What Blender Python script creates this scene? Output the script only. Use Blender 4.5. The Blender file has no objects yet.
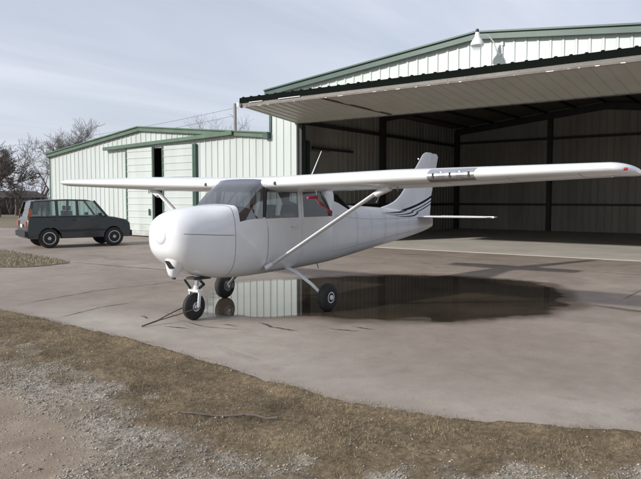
import bpy, math, random
import numpy as np
from mathutils import Vector
R = math.radians
random.seed(7); rng = np.random.default_rng(11)
sc = bpy.context.scene
col = sc.collection

# ------------------------------------------------------------------ camera
cam = bpy.data.objects.new('camera', bpy.data.cameras.new('camera')); col.objects.link(cam)
cam.location = (8.06, 7.0, 1.758)
yw, pt = R(-143.3), R(-3.624)
fwd = Vector((math.cos(pt)*math.cos(yw), math.cos(pt)*math.sin(yw), math.sin(pt)))
cam.rotation_euler = fwd.to_track_quat('-Z', 'Y').to_euler()
cam.data.sensor_width = 36; cam.data.lens = 36*641/641.0
cam.data.clip_start = .1; cam.data.clip_end = 6000
sc.camera = cam
# ------------------------------------------------------------------ light
SUN = Vector((.925, -.38, .455)).normalized()
w = bpy.data.worlds.new('World'); sc.world = w; w.use_nodes = True
nt = w.node_tree; N = nt.nodes; L = nt.links
for n in list(N): N.remove(n)
out = N.new('ShaderNodeOutputWorld'); bg = N.new('ShaderNodeBackground'); sky = N.new('ShaderNodeTexSky')
sky.sky_type = 'NISHITA'; sky.sun_disc = False
sky.sun_elevation = math.asin(SUN.z); sky.sun_rotation = math.atan2(SUN.x, SUN.y)
sky.air_density = 1.0; sky.dust_density = 1.5; sky.ozone_density = 1.2
tc = N.new('ShaderNodeTexCoord'); sep = N.new('ShaderNodeSeparateXYZ'); L.new(tc.outputs['Generated'], sep.inputs[0])
# thin high cloud: direction projected on a flat layer
zz = N.new('ShaderNodeMath'); zz.operation = 'ADD'; L.new(sep.outputs['Z'], zz.inputs[0]); zz.inputs[1].default_value = .09
dx = N.new('ShaderNodeMath'); dx.operation = 'DIVIDE'; L.new(sep.outputs['X'], dx.inputs[0]); L.new(zz.outputs[0], dx.inputs[1])
dy = N.new('ShaderNodeMath'); dy.operation = 'DIVIDE'; L.new(sep.outputs['Y'], dy.inputs[0]); L.new(zz.outputs[0], dy.inputs[1])
cmb = N.new('ShaderNodeCombineXYZ'); L.new(dx.outputs[0], cmb.inputs[0]); L.new(dy.outputs[0], cmb.inputs[1])
mp = N.new('ShaderNodeMapping'); L.new(cmb.outputs[0], mp.inputs[0]); mp.inputs['Rotation'].default_value = (0,0,R(38)); mp.inputs['Scale'].default_value = (.35,1.1,1)
ns = N.new('ShaderNodeTexNoise'); L.new(mp.outputs[0], ns.inputs['Vector']); ns.inputs['Scale'].default_value = .75; ns.inputs['Detail'].default_value = 7; ns.inputs['Roughness'].default_value = .55; ns.inputs['Distortion'].default_value = .6
rp = N.new('ShaderNodeValToRGB'); L.new(ns.outputs['Fac'], rp.inputs[0])
rp.color_ramp.elements[0].position = .36; rp.color_ramp.elements[0].color = (.60,.60,.60,1)
rp.color_ramp.elements[1].position = .66; rp.color_ramp.elements[1].color = (.97,.97,.97,1)
SKYK = .095
sk = N.new('ShaderNodeVectorMath'); sk.operation = 'SCALE'; L.new(sky.outputs[0], sk.inputs[0]); sk.inputs['Scale'].default_value = 1.0
mx = N.new('ShaderNodeMix'); mx.data_type = 'RGBA'; L.new(rp.outputs[0], mx.inputs['Factor'])
L.new(sk.outputs[0], mx.inputs[6]); mx.inputs[7].default_value = (6.9, 7.3, 8.35, 1)
L.new(mx.outputs[2], bg.inputs[0]); bg.inputs[1].default_value = SKYK; L.new(bg.outputs[0], out.inputs[0])
sl = bpy.data.lights.new('sun', 'SUN'); sl.energy = 3.7; sl.angle = R(2.0); sl.color = (1, .965, .91)
so = bpy.data.objects.new('sun', sl); col.objects.link(so); so.location = (0,0,30)
so.rotation_euler = (-SUN).to_track_quat('-Z', 'Y').to_euler()
sc.view_settings.view_transform = 'Standard'; sc.view_settings.look = 'None'
sc.view_settings.exposure = 0.2; sc.view_settings.gamma = 1; sc.view_settings.use_curve_mapping = False

# ------------------------------------------------------------------ materials
def nodes(m): return m.node_tree.nodes, m.node_tree.links
def mat(name, c, rough=.6, metal=0, var=0.0, vscale=3.0, bump=0.0, bscale=30.0, coat=0, spec=.5, c2=None, stretch=(1,1,1), detail=5):
    m = bpy.data.materials.new(name); m.use_nodes = True; N, L = nodes(m); b = N['Principled BSDF']
    b.inputs['Roughness'].default_value = rough; b.inputs['Metallic'].default_value = metal
    b.inputs['Coat Weight'].default_value = coat; b.inputs['Specular IOR Level'].default_value = spec
    b.inputs['Base Color'].default_value = (*c, 1)
    if var or c2:
        t = N.new('ShaderNodeTexCoord'); mp = N.new('ShaderNodeMapping'); L.new(t.outputs['Object'], mp.inputs[0]); mp.inputs['Scale'].default_value = stretch
        n = N.new('ShaderNodeTexNoise'); n.inputs['Scale'].default_value = vscale; n.inputs['Detail'].default_value = detail; n.inputs['Roughness'].default_value = .6
        L.new(mp.outputs[0], n.inputs['Vector'])
        r = N.new('ShaderNodeValToRGB'); L.new(n.outputs['Fac'], r.inputs[0])
        a = c2 if c2 else tuple(x*(1-var) for x in c)
        d = c if c2 else tuple(min(1, x*(1+var*.5)) for x in c)
        r.color_ramp.elements[0].position = .33; r.color_ramp.elements[0].color = (*a, 1)
        r.color_ramp.elements[1].position = .67; r.color_ramp.elements[1].color = (*d, 1)
        L.new(r.outputs[0], b.inputs['Base Color'])
    if bump:
        t = N.new('ShaderNodeTexCoord')
        n = N.new('ShaderNodeTexNoise'); n.inputs['Scale'].default_value = bscale; n.inputs['Detail'].default_value = 4; L.new(t.outputs['Object'], n.inputs['Vector'])
        bp = N.new('ShaderNodeBump'); bp.inputs['Strength'].default_value = bump; bp.inputs['Distance'].default_value = .02
        L.new(n.outputs['Fac'], bp.inputs['Height']); L.new(bp.outputs[0], b.inputs['Normal'])
    return m
M = {}
M['steel_white'] = mat('steel_white', (.485,.528,.51), .42, var=.10, vscale=1.2, stretch=(1,1,.12))
M['steel_white_big'] = mat('steel_white_big', (.50,.553,.535), .42, var=.08, vscale=1.0, stretch=(1,1,.12))
M['trim_green'] = mat('trim_green', (.034,.080,.064), .45, var=.2, vscale=1.5)
M['trim_green_light'] = mat('trim_green_light', (.085,.145,.10), .45, var=.2, vscale=1.5)
M['roof_steel'] = mat('roof_steel', (.42,.45,.44), .45, var=.15)
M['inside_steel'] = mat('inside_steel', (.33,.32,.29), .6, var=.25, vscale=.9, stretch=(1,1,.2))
M['dark_steel'] = mat('dark_steel', (.035,.037,.04), .6, var=.2)
M['door_liner'] = mat('door_liner', (.50,.50,.45), .5, var=.08, vscale=1)
M['door_black'] = mat('door_black', (.004,.006,.005), .95, spec=.1)
M['door_bar'] = mat('door_bar', (.15,.118,.105), .7, var=.25, vscale=4)
M['seam_brown'] = mat('seam_brown', (.10,.075,.055), .7)
M['black'] = mat('black', (.012,.012,.013), .6)
M['rubber'] = mat('rubber', (.022,.022,.023), .75, var=.35, vscale=9, bump=.15, bscale=60)
M['paint'] = mat('paint', (.74,.75,.765), .23, coat=.35, var=.05, vscale=2.2)
M['paint_wing'] = mat('paint_wing', (.71,.725,.725), .3, coat=.25, var=.09, vscale=2.5, stretch=(1,.25,1))
M['metal'] = mat('metal', (.55,.56,.57), .35, metal=.9, var=.1)
M['metal_dull'] = mat('metal_dull', (.22,.22,.22), .5, metal=.7, var=.2, vscale=12)
M['grey_plastic'] = mat('grey_plastic', (.10,.10,.105), .6)
M['seat_cloth'] = mat('seat_cloth', (.16,.15,.15), .9, var=.3, vscale=12)
M['red_cloth'] = mat('red_cloth', (.36,.04,.065), .85, var=.3, vscale=20)
M['rust'] = mat('rust', (.10,.055,.04), .75, var=.4, vscale=20)
M['concrete_far'] = mat('concrete_far', (.34,.32,.29), .85, var=.15, vscale=.8, bump=.1)
M['floor'] = mat('floor', (.50,.47,.42), .7, var=.15, vscale=.6, bump=.05)
M['bark'] = mat('bark', (.12,.10,.09), .9, var=.3, vscale=6)
M['twig'] = mat('twig', (.095,.078,.07), .9, var=.3, vscale=3)
M['twig_hazy'] = mat('twig_hazy', (.13,.12,.115), .9, var=.2, vscale=3)  # lighter than the near twigs: distance haze put into the colour
M['wood_pole'] = mat('wood_pole', (.27,.26,.25), .85, var=.25, vscale=5, stretch=(6,6,.3))
M['shed_wall'] = mat('shed_wall', (.11,.085,.08), .8, var=.2)
M['shed_roof'] = mat('shed_roof', (.055,.045,.045), .7, var=.2)
M['car_paint'] = mat('car_paint', (.007,.012,.011), .3, coat=.6)
M['car_window'] = mat('car_window', (.05,.062,.058), .04, spec=.9)
M['car_trim'] = mat('car_trim', (.02,.02,.02), .5)
M['chrome'] = mat('chrome', (.6,.6,.6), .15, metal=1)
M['tail_red'] = mat('tail_red', (.55,.03,.02), .25, coat=.5)
M['tail_orange'] = mat('tail_orange', (.42,.13,.05), .25, coat=.5)
M['plate'] = mat('plate', (.6,.6,.55), .5)
M['lamp_white'] = mat('lamp_white', (.75,.75,.76), .35)
M['cap_black'] = mat('cap_black', (.02,.02,.03), .4)
M['stripe'] = mat('stripe', (.012,.01,.022), .3)
M['nav_red'] = mat('nav_red', (.35,.01,.01), .15, coat=.5)

def glass(name, tint, rough=.02, base=.06):
    m = bpy.data.materials.new(name); m.use_nodes = True; N, L = nodes(m); N.remove(N['Principled BSDF'])
    o = N['Material Output']; t = N.new('ShaderNodeBsdfTransparent'); t.inputs[0].default_value = (*tint, 1)
    g = N.new('ShaderNodeBsdfGlossy'); g.inputs['Roughness'].default_value = rough; g.inputs[0].default_value = (1,1,1,1)
    f = N.new('ShaderNodeLayerWeight'); f.inputs['Blend'].default_value = .5
    pw = N.new('ShaderNodeMath'); pw.operation = 'POWER'; L.new(f.outputs['Facing'], pw.inputs[0]); pw.inputs[1].default_value = 4.5
    a = N.new('ShaderNodeMath'); a.operation = 'MULTIPLY_ADD'; a.inputs[1].default_value = .9; a.inputs[2].default_value = base
    L.new(pw.outputs[0], a.inputs[0]); a.use_clamp = True
    x = N.new('ShaderNodeMixShader'); L.new(a.outputs[0], x.inputs[0]); L.new(t.outputs[0], x.inputs[1]); L.new(g.outputs[0], x.inputs[2]); L.new(x.outputs[0], o.inputs[0])
    return m
M['windshield'] = glass('windshield', (.29,.31,.35), .05, .17)
M['side_glass'] = glass('side_glass', (.36,.38,.39), .03, .08)
M['car_glass'] = glass('car_glass', (.55,.66,.62), .03, .10)
M['lens'] = glass('lens', (.85,.87,.9), .03, .12)

for k_ in ('steel_white','steel_white_big'):
    N,L=nodes(M[k_]); b=N['Principled BSDF']; src=b.inputs['Base Color'].links[0].from_socket
    g=N.new('ShaderNodeNewGeometry'); sp=N.new('ShaderNodeSeparateXYZ'); L.new(g.outputs['Position'],sp.inputs[0])
    n=N.new('ShaderNodeTexNoise'); n.inputs['Scale'].default_value=2.2; n.inputs['Detail'].default_value=6; L.new(g.outputs['Position'],n.inputs['Vector'])
    a=N.new('ShaderNodeMath'); a.operation='MULTIPLY_ADD'; L.new(n.outputs['Fac'],a.inputs[0]); a.inputs[1].default_value=-1.6; L.new(sp.outputs['Z'],a.inputs[2])
    mr=N.new('ShaderNodeMapRange'); L.new(a.outputs[0],mr.inputs[0]); mr.inputs[1].default_value=-.75; mr.inputs[2].default_value=-.25; mr.inputs[3].default_value=.45; mr.inputs[4].default_value=0
    mx=N.new('ShaderNodeMix'); mx.data_type='RGBA'; L.new(mr.outputs[0],mx.inputs['Factor']); L.new(src,mx.inputs[6]); mx.inputs[7].default_value=(.24,.20,.16,1); L.new(mx.outputs[2],b.inputs['Base Color'])

# ------------------------------------------------------------------ object helpers
def tag(o, label=None, cat=None, group=None, kind=None):
    for k, v in (('label',label),('category',cat),('group',group),('kind',kind)):
        if v: o[k] = v
    return o
ORG = {}
def empty(name, loc, label, cat, group=None):
    o = bpy.data.objects.new(name, None); col.objects.link(o); o.location = loc; o.empty_display_size = .3
    ORG[o.name] = np.array(loc, float)
    return tag(o, label, cat, group)
def mesh_obj(name, V, Fc, m, parent=None, smooth=False, org=None, angle=35, mats=None, midx=None):
    V = np.asarray(V, float).reshape(-1, 3)
    o3 = ORG[parent.name] if parent else (np.array(org, float) if org is not None else np.zeros(3))
    me = bpy.data.meshes.new(name); me.from_pydata((V-o3).tolist(), [], [list(map(int, f)) for f in Fc])
    for mm in (mats or [m]): me.materials.append(mm)
    if midx is not None: me.polygons.foreach_set('material_index', midx)
    if smooth:
        me.polygons.foreach_set('use_smooth', [True]*len(me.polygons))
        me.set_sharp_from_angle(angle=R(angle))
    me.update()
    o = bpy.data.objects.new(name, me); col.objects.link(o)
    if parent: o.parent = parent
    else: o.location = o3
    ORG[o.name] = o3
    return o
def fast_mesh(name, V, loops, nper, mats, midx):
    me=bpy.data.meshes.new(name); me.vertices.add(len(V)); me.vertices.foreach_set('co',np.asarray(V,np.float32).ravel())
    me.loops.add(len(loops)); me.loops.foreach_set('vertex_index',np.asarray(loops,np.int32)); st=np.concatenate([[0],np.cumsum(nper)[:-1]]).astype(np.int32)
    me.polygons.add(len(nper)); me.polygons.foreach_set('loop_start',st); 
    for m in mats: me.materials.append(m)
    me.polygons.foreach_set('material_index',np.asarray(midx,np.int32)); me.update(calc_edges=True); me.validate()
    o=bpy.data.objects.new(name,me); col.objects.link(o); ORG[o.name]=np.zeros(3); return o
class MB:
    def __init__(s): s.V=[]; s.F=[]; s.n=0
    def add(s, V, F):
        V = np.asarray(V, float).reshape(-1,3); s.V.append(V); s.F += [[i+s.n for i in f] for f in F]; s.n += len(V); return s
    def box(s, a, b):
        (x0,y0,z0),(x1,y1,z1) = a, b
        V = [(x0,y0,z0),(x1,y0,z0),(x1,y1,z0),(x0,y1,z0),(x0,y0,z1),(x1,y0,z1),(x1,y1,z1),(x0,y1,z1)]
        return s.add(V, [(0,3,2,1),(4,5,6,7),(0,1,5,4),(1,2,6,5),(2,3,7,6),(3,0,4,7)])
    def hexa(s, V8): return s.add(V8, [(0,3,2,1),(4,5,6,7),(0,1,5,4),(1,2,6,5),(2,3,7,6),(3,0,4,7)])
    def beam(s, p, q, wd, ht, up=(0,0,1)):
        p=np.array(p,float); q=np.array(q,float); d=q-p; d/=np.linalg.norm(d); r=np.cross(d,up); r/=np.linalg.norm(r); u=np.cross(r,d)
        V=[e+sx*r*wd/2+su*u*ht/2 for su in (-1,1) for (e,sx) in ((p,-1),(p,1),(q,1),(q,-1))]
        return s.hexa(V)
    def tube(s, pts, rad, n=10, caps=True, flat=1.0, upv=None):
        pts=[np.array(p,float) for p in pts]; m=len(pts)
        if np.isscalar(rad): rad=[rad]*m
        b=s.n; V=[]; F=[]; pr=None
        for i,p in enumerate(pts):
            d=pts[min(i+1,m-1)]-pts[max(i-1,0)]; d=d/ (np.linalg.norm(d)+1e-12)
            if pr is None:
                a=np.array(upv if upv is not None else ((0,0,1) if abs(d[2])<.9 else (1,0,0)),float)
            else: a=pr
            r=np.cross(d,a); r/=np.linalg.norm(r); u=np.cross(r,d); pr=u
            for k in range(n):
                t=2*math.pi*k/n; V.append(p+rad[i]*(math.cos(t)*r+math.sin(t)*u*flat))
        for i in range(m-1):
            for k in range(n):
                k2=(k+1)%n; F.append((i*n+k,i*n+k2,(i+1)*n+k2,(i+1)*n+k))
        if caps: F.append(tuple(range(n))[::-1]); F.append(tuple((m-1)*n+k for k in range(n)))
        return s.add(V,F)
    def lathe(s, c, axis, prof, n=24):
        # prof: list of (distance along axis, radius)
        c=np.array(c,float); a=np.array(axis,float); a/=np.linalg.norm(a)
        h=np.array((0,0,1.) if abs(a[2])<.9 else (1.,0,0)); r=np.cross(a,h); r/=np.linalg.norm(r); u=np.cross(r,a)
        V=[];F=[];m=len(prof)
        for (d,rr) in prof:
            for k in range(n):
                t=2*math.pi*k/n; V.append(c+a*d+max(rr,1e-4)*(math.cos(t)*r+math.sin(t)*u))
        for i in range(m-1):
            for k in range(n):
                k2=(k+1)%n; F.append((i*n+k,i*n+k2,(i+1)*n+k2,(i+1)*n+k))
        F.append(tuple(range(n))[::-1]); F.append(tuple((m-1)*n+k for k in range(n)))
        return s.add(V,F)
    def build(s, name, m, parent=None, smooth=False, org=None, angle=35):
        return mesh_obj(name, np.concatenate(s.V), s.F, m, parent, smooth, org, angle)
def grid_mesh(P, closed_u=False):
    # P array (nu, nv, 3) -> verts, quads
    nu, nv = P.shape[:2]; F=[]
    for i in range(nu-1):
        for j in range(nv-1 if not closed_u else nv):
            j2=(j+1)%nv; F.append((i*nv+j, i*nv+j2, (i+1)*nv+j2, (i+1)*nv+j))
    return P.reshape(-1,3), F
# value noise for scattering (numpy)
_T = rng.random((64,64))
def vnoise(x, y, s=1.0):
    x=np.asarray(x)*s+100; y=np.asarray(y)*s+100; xi=np.floor(x).astype(int); yi=np.floor(y).astype(int); fx=x-xi; fy=y-yi
    fx=fx*fx*(3-2*fx); fy=fy*fy*(3-2*fy)
    g=lambda a,b:_T[a%64,b%64]
    return (g(xi,yi)*(1-fx)+g(xi+1,yi)*fx)*(1-fy)+(g(xi,yi+1)*(1-fx)+g(xi+1,yi+1)*fx)*fy
def fbm(x,y,s=1.0): return (vnoise(x,y,s)+.5*vnoise(x,y,s*2.1)+.25*vnoise(x,y,s*4.3)+.125*vnoise(x,y,s*8.7))/1.875

# ================================================================== GROUND
EY = np.array([-40,-12,-6,-3.1,-1,.8,2.4,3.8,4.9,6.1,8,14,40.]); EX = np.array([3.3,3.1,3.0,3.02,3.1,3.17,3.42,3.58,3.42,2.85,2.7,2.7,2.7])
def edge(y): return np.interp(y, EY, EX)
# ---- ground material: dry grass soil / gravel / bare dirt, by where they lie
def ground_material():
    m = bpy.data.materials.new('verge_soil'); m.use_nodes=True; N,L=nodes(m); b=N['Principled BSDF']; b.inputs['Roughness'].default_value=.95; b.inputs['Specular IOR Level'].default_value=.15
    g=N.new('ShaderNodeNewGeometry')
    def noise(s,d=5,r=.6,out='Fac'):
        n=N.new('ShaderNodeTexNoise'); n.inputs['Scale'].default_value=s; n.inputs['Detail'].default_value=d; n.inputs['Roughness'].default_value=r; L.new(g.outputs['Position'],n.inputs['Vector']); return n.outputs[out]
    def ramp(src,stops):
        r=N.new('ShaderNodeValToRGB'); L.new(src,r.inputs[0]); e=r.color_ramp.elements
        while len(e)<len(stops): e.new(.5)
        for k,(p,c) in enumerate(stops): e[k].position=p; e[k].color=(*c,1)
        return r.outputs[0]
    def mix(f,a,bb):
        x=N.new('ShaderNodeMix'); x.data_type='RGBA'; L.new(f,x.inputs['Factor']); L.new(a,x.inputs[6]); L.new(bb,x.inputs[7]); return x.outputs[2]
    gbig=ramp(noise(1.6,5,.6),[(.32,(.62,.60,.58)),(.68,(1.25,1.22,1.18))])
    grass=ramp(noise(22,6,.75),[(.30,(.075,.058,.038)),(.5,(.165,.128,.083)),(.70,(.27,.215,.142))])
    v=N.new('ShaderNodeTexVoronoi'); v.inputs['Scale'].default_value=55; L.new(g.outputs['Position'],v.inputs['Vector'])
    sepc=N.new('ShaderNodeSeparateColor'); L.new(v.outputs['Color'],sepc.inputs[0])
    grav=ramp(sepc.outputs[0],[(0,(.17,.15,.125)),(.5,(.275,.248,.21)),(1,(.40,.362,.31))])
    dirt=ramp(noise(3,6,.7),[(.3,(.21,.165,.125)),(.7,(.31,.25,.195))])
    at=N.new('ShaderNodeAttribute'); at.attribute_name='cover'   # r = gravel, g = dirt
    sp=N.new('ShaderNodeSeparateColor'); L.new(at.outputs['Color'],sp.inputs[0])
    gm_=N.new('ShaderNodeMix'); gm_.data_type='RGBA'; gm_.blend_type='MULTIPLY'; gm_.inputs['Factor'].default_value=1; L.new(grass,gm_.inputs[6]); L.new(gbig,gm_.inputs[7]); grass=gm_.outputs[2]
    c=mix(sp.outputs[0],grass,grav); c=mix(sp.outputs[1],c,dirt); L.new(c,b.inputs['Base Color'])
    bp=N.new('ShaderNodeBump'); bp.inputs['Strength'].default_value=.55; bp.inputs['Distance'].default_value=.02; L.new(noise(45,5,.7),bp.inputs['Height']); L.new(bp.outputs[0],b.inputs['Normal'])
    return m
M['soil']=ground_material()
def sst(a,b,x): t=np.clip((x-a)/(b-a),0,1); return t*t*(3-2*t)
def covers(x,y):
    d=x-edge(y); n=fbm(x,y,1.7)-.5; n2=fbm(x+31,y-17,5.)-.5
    # gravel begins about a metre out, sooner beyond y=5
    g0=np.interp(y,[-6,-.5,1.5,3,4.5,5.2,6.3],[1.05,1.15,1.15,1.3,1.65,1.15,.8])
    gr=sst(-.28,.30,d-g0+n*1.3+n2*1.1)
    gr=gr*(.55+.45*sst(.38,.62,fbm(x-9,y+5,2.2)))
    dx=(x-edge(y))- np.interp(y,[-2,1,2,3,3.8,4.6,6],[1.75,2.0,1.75,2.0,2.3,3.1,3.5])
    di=sst(-.12,.25,dx+n*.7+n2*.4)
    return gr,di
def height(x,y):
    d=x-edge(y); gr,di=covers(x,y)
    h=-.018+.05*sst(0,.5,d)*(fbm(x,y,1.3)-.35)+.035*(fbm(x,y,9)-.5)*(1-di*.7)+.02*(vnoise(x,y,26)-.5)*(1-di*.8)
    h=h-.035*di*sst(0,1,di)
    e=.014+.045*(fbm(x,y,4.5)-.50)+.02*(vnoise(x,y,17)-.5)-.11*sst(.0,.15,-d)
    return np.maximum(h,-.03)*sst(-.02,.25,d)+e*(1-sst(-.02,.25,d))
def cover_attr(o, gr, di):
    a=o.data.color_attributes.new('cover','FLOAT_COLOR','POINT'); c=np.zeros((len(gr),4)); c[:,0]=gr; c[:,1]=di; c[:,3]=1; a.data.foreach_set('color',c.ravel())
# near verge, real relief
ys=np.arange(-9,13.001,.045); ts=np.concatenate([np.linspace(-.16,.3,16)[:-1],np.arange(.3,5.2,.045),np.linspace(5.25,8,18)])
YY,TT=np.meshgrid(ys,ts,indexing='ij'); XX=edge(YY)+TT+ (fbm(YY,YY*0+3,3.)-.5)*.10*(TT<.35)
ZZ=height(XX,YY); o=None
V,Fc=grid_mesh(np.stack([XX,YY,ZZ],2))
o=mesh_obj('verge_ground',V,Fc,M['soil'],smooth=True,angle=180); gr,di=covers(V[:,0],V[:,1]); cover_attr(o,gr,di); tag(o,kind='structure')
# far ground sheet
M['field']=mat('field',(.20,.165,.105),.95,c2=(.12,.105,.07),vscale=.25,bump=.3,bscale=6,detail=8)
o=mesh_obj('ground',[(-3000,-3000,-.11),(3000,-3000,-.11),(3000,3000,-.11),(-3000,3000,-.11)],[(0,1,2,3)],M['field']); tag(o,kind='structure')

# ---- apron
def apron_material():
    m=bpy.data.materials.new('apron_concrete'); m.use_nodes=True; N,L=nodes(m); b=N['Principled BSDF']; b.inputs['Specular IOR Level'].default_value=.35
    g=N.new('ShaderNodeNewGeometry')
    def noise(s,d=5,r=.6,dist=0,stretch=None):
        n=N.new('ShaderNodeTexNoise'); n.inputs['Scale'].default_value=s; n.inputs['Detail'].default_value=d; n.inputs['Roughness'].default_value=r; n.inputs['Distortion'].default_value=dist
        src=g.outputs['Position']
        if stretch:
            mp=N.new('ShaderNodeMapping'); mp.inputs['Scale'].default_value=stretch; L.new(src,mp.inputs[0]); src=mp.outputs[0]
        L.new(src,n.inputs['Vector']); return n.outputs['Fac']
    def ramp(src,stops):
        r=N.new('ShaderNodeValToRGB'); L.new(src,r.inputs[0]); e=r.color_ramp.elements
        while len(e)<len(stops): e.new(.5)
        for k,(p,c) in enumerate(stops): e[k].position=p; e[k].color=(*c,1)
        return r.outputs[0]
    def mul(a,bb,f=1.0):
        x=N.new('ShaderNodeMix'); x.data_type='RGBA'; x.blend_type='MULTIPLY'; x.inputs['Factor'].default_value=f; L.new(a,x.inputs[6]); L.new(bb,x.inputs[7]); return x.outputs[2]
    base=ramp(noise(.42,6,.6,.8),[(.30,(.235,.196,.166)),(.52,(.29,.243,.205)),(.72,(.35,.302,.255))])
    fine=ramp(noise(3.1,7,.7),[(.25,(.82,.82,.82)),(.75,(1.12,1.11,1.1))])
    speck=ramp(noise(60,3,.7),[(.3,(.86,.86,.86)),(.7,(1.1,1.1,1.1))])
    stain=ramp(noise(1.1,5,.65,1.5,(1,.5,1)),[(.28,(.74,.71,.69)),(.42,(1,1,1))])
    light=N.new('ShaderNodeAttribute'); light.attribute_name='pale_zone'
    wl=N.new('ShaderNodeMix'); wl.data_type='RGBA'; L.new(light.outputs['Fac'],wl.inputs['Factor']); L.new(base,wl.inputs[6]); wl.inputs[7].default_value=(.40,.365,.315,1); base=wl.outputs[2]
    grain=ramp(noise(220,2,.6),[(.3,(.86,.86,.86)),(.7,(1.1,1.1,1.1))])
    spots=ramp(noise(7,3,.5,.3),[(.24,(.70,.68,.66)),(.31,(1,1,1))])
    c=mul(mul(mul(mul(mul(base,fine),speck),stain),grain),spots)
    # damp halo round the puddle
    at=N.new('ShaderNodeAttribute'); at.attribute_name='damp'
    dk=N.new('ShaderNodeMix'); dk.data_type='RGBA'; dk.blend_type='MULTIPLY'; dk.inputs[7].default_value=(.50,.46,.42,1)
    L.new(at.outputs['Fac'],dk.inputs['Factor']); L.new(c,dk.inputs[6]); L.new(dk.outputs[2],b.inputs['Base Color'])
    rr=N.new('ShaderNodeMapRange'); L.new(at.outputs['Fac'],rr.inputs[0]); rr.inputs[3].default_value=.72; rr.inputs[4].default_value=.34; L.new(rr.outputs[0],b.inputs['Roughness'])
    bp=N.new('ShaderNodeBump'); bp.inputs['Strength'].default_value=.12; bp.inputs['Distance'].default_value=.01; L.new(noise(38,5,.7),bp.inputs['Height']); L.new(bp.outputs[0],b.inputs['Normal'])
    return m
M['apron']=apron_material()
# puddle outline in the world
PUD=np.array([(1.42,.02),(1.2,-.55),(.45,-1.2),(-.4,-1.9),(-1.35,-2.5),(-2.2,-2.35),(-3.0,-1.75),(-3.7,-1.35),(-4.4,-.75),(-4.9,-.4),(-5.25,.3),(-5.45,.9),(-5.5,1.5),(-5.55,2.1),(-5.4,2.75),(-5.0,3.1),(-4.4,3.45),(-3.9,3.62),(-3.3,3.8),(-2.9,4.12),(-2.3,3.98),(-1.6,3.9),(-1.1,3.6),(-.6,3.3),(-.2,3.0),(.05,2.5),(.42,1.8),(.52,1.3),(.75,.95),(1.15,.62)])
def smooth_poly(P, n=8, jit=.05):
    P=np.asarray(P); m=len(P); out=[]
    for i in range(m):
        p0,p1,p2,p3=P[i-1],P[i],P[(i+1)%m],P[(i+2)%m]
        for k in range(n):
            t=k/n; out.append(.5*((2*p1)+(-p0+p2)*t+(2*p0-5*p1+4*p2-p3)*t*t+(-p0+3*p1-3*p2+p3)*t**3))
    out=np.array(out); c=out.mean(0)
    nn=(fbm(out[:,0]*1.0,out[:,1]*1.0,3.5)-.5)*jit*2+(fbm(out[:,0],out[:,1],11)-.5)*jit
    d=out-c; return out+d/np.linalg.norm(d,axis=1)[:,None]*nn[:,None]*2
pud=smooth_poly(PUD)
def sdist(P,Q):
    # signed distance (negative inside) of points P to polygon Q
    A=Q; B=np.roll(Q,-1,0); best=np.full(len(P),1e9); ins=np.zeros(len(P),bool)
    for a,b in zip(A,B):
        ab=b-a; t=np.clip(((P-a)@ab)/(ab@ab),0,1); d=np.linalg.norm(P-(a+t[:,None]*ab),axis=1); best=np.minimum(best,d)
        cond=((a[1]>P[:,1])!=(b[1]>P[:,1])); xi=(b[0]-a[0])*(P[:,1]-a[1])/((b[1]-a[1]) if b[1]!=a[1] else 1e-9)+a[0]; ins^=cond&(P[:,0]<xi)
    return np.where(ins,-best,best)
ya=np.concatenate([np.linspace(-60,-16,30)[:-1],np.arange(-16,8,.13),np.linspace(8,40,30)])
s=np.concatenate([np.linspace(0,1,110)])
YY,SS=np.meshgrid(ya,s,indexing='ij'); X0=-11.75; XX=X0+(edge(YY)+.02*np.sin(YY*5)+(fbm(YY,YY*0,2.2)-.5)*.12-X0)*SS
V,Fc=grid_mesh(np.stack([XX,YY,XX*0],2)); Vc=V
n0=len(V); ev=np.arange(len(ya))*len(s)+len(s)-1
Vb=V[ev].copy(); Vb[:,2]=-.12; V=np.vstack([V,Vb]); Fc+= [(ev[i],n0+i,n0+i+1,ev[i+1]) for i in range(len(ev)-1)]
o=mesh_obj('apron',V,Fc,M['apron'],smooth=False)
sub=V[:,:2]; dmp=np.zeros(len(V)); near=(np.abs(sub[:,0]+2)<6)&(np.abs(sub[:,1]-.5)<6)
sd=sdist(sub[near],pud[::2]); nz=(fbm(sub[near,0],sub[near,1],1.6)-.5)
dmp[near]=np.clip(1-sst(0,.32,sd+nz*.35),0,1)*.9
# a damp trickle leaving the puddle towards the right
yy=np.clip((sub[:,1]-3.9)/3,0,1); tr=np.exp(-((sub[:,0]+2.95+.15*np.sin(sub[:,1]*2))/.10)**2)*(sub[:,1]>3.9)*.8
tr2=np.exp(-((sub[:,0]-1.35-.25*(sub[:,1]+1.0)**2)/.5)**2)*np.exp(-((sub[:,1]+1.0)/1.0)**2)*.35
dmp=np.maximum(np.maximum(dmp,tr),tr2)
a=o.data.attributes.new('damp','FLOAT','POINT'); a.data.foreach_set('value',dmp)
wn=np.exp(-(((V[:,0]-2.0)/.9)**2+((V[:,1]-.6)/2.2)**2))*.75+np.exp(-(((V[:,0]-edge(V[:,1])+.5)/.55)**2))*.5*sst(-4,-1,V[:,1])  # paler concrete round the nose wheel and along the apron edge
a=o.data.attributes.new('pale_zone','FLOAT','POINT'); a.data.foreach_set('value',np.clip(wn*(.3+1.2*fbm(V[:,0],V[:,1],1.2)),0,1))
tag(o,kind='structure')
# hangar floors, taxiway strip in front of the other hangar
o=MB().box((-27.6,-9.6,-.1),(-11.754,7.4,.012)).build('hangar_floor',M['floor']); tag(o,kind='structure')
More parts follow.
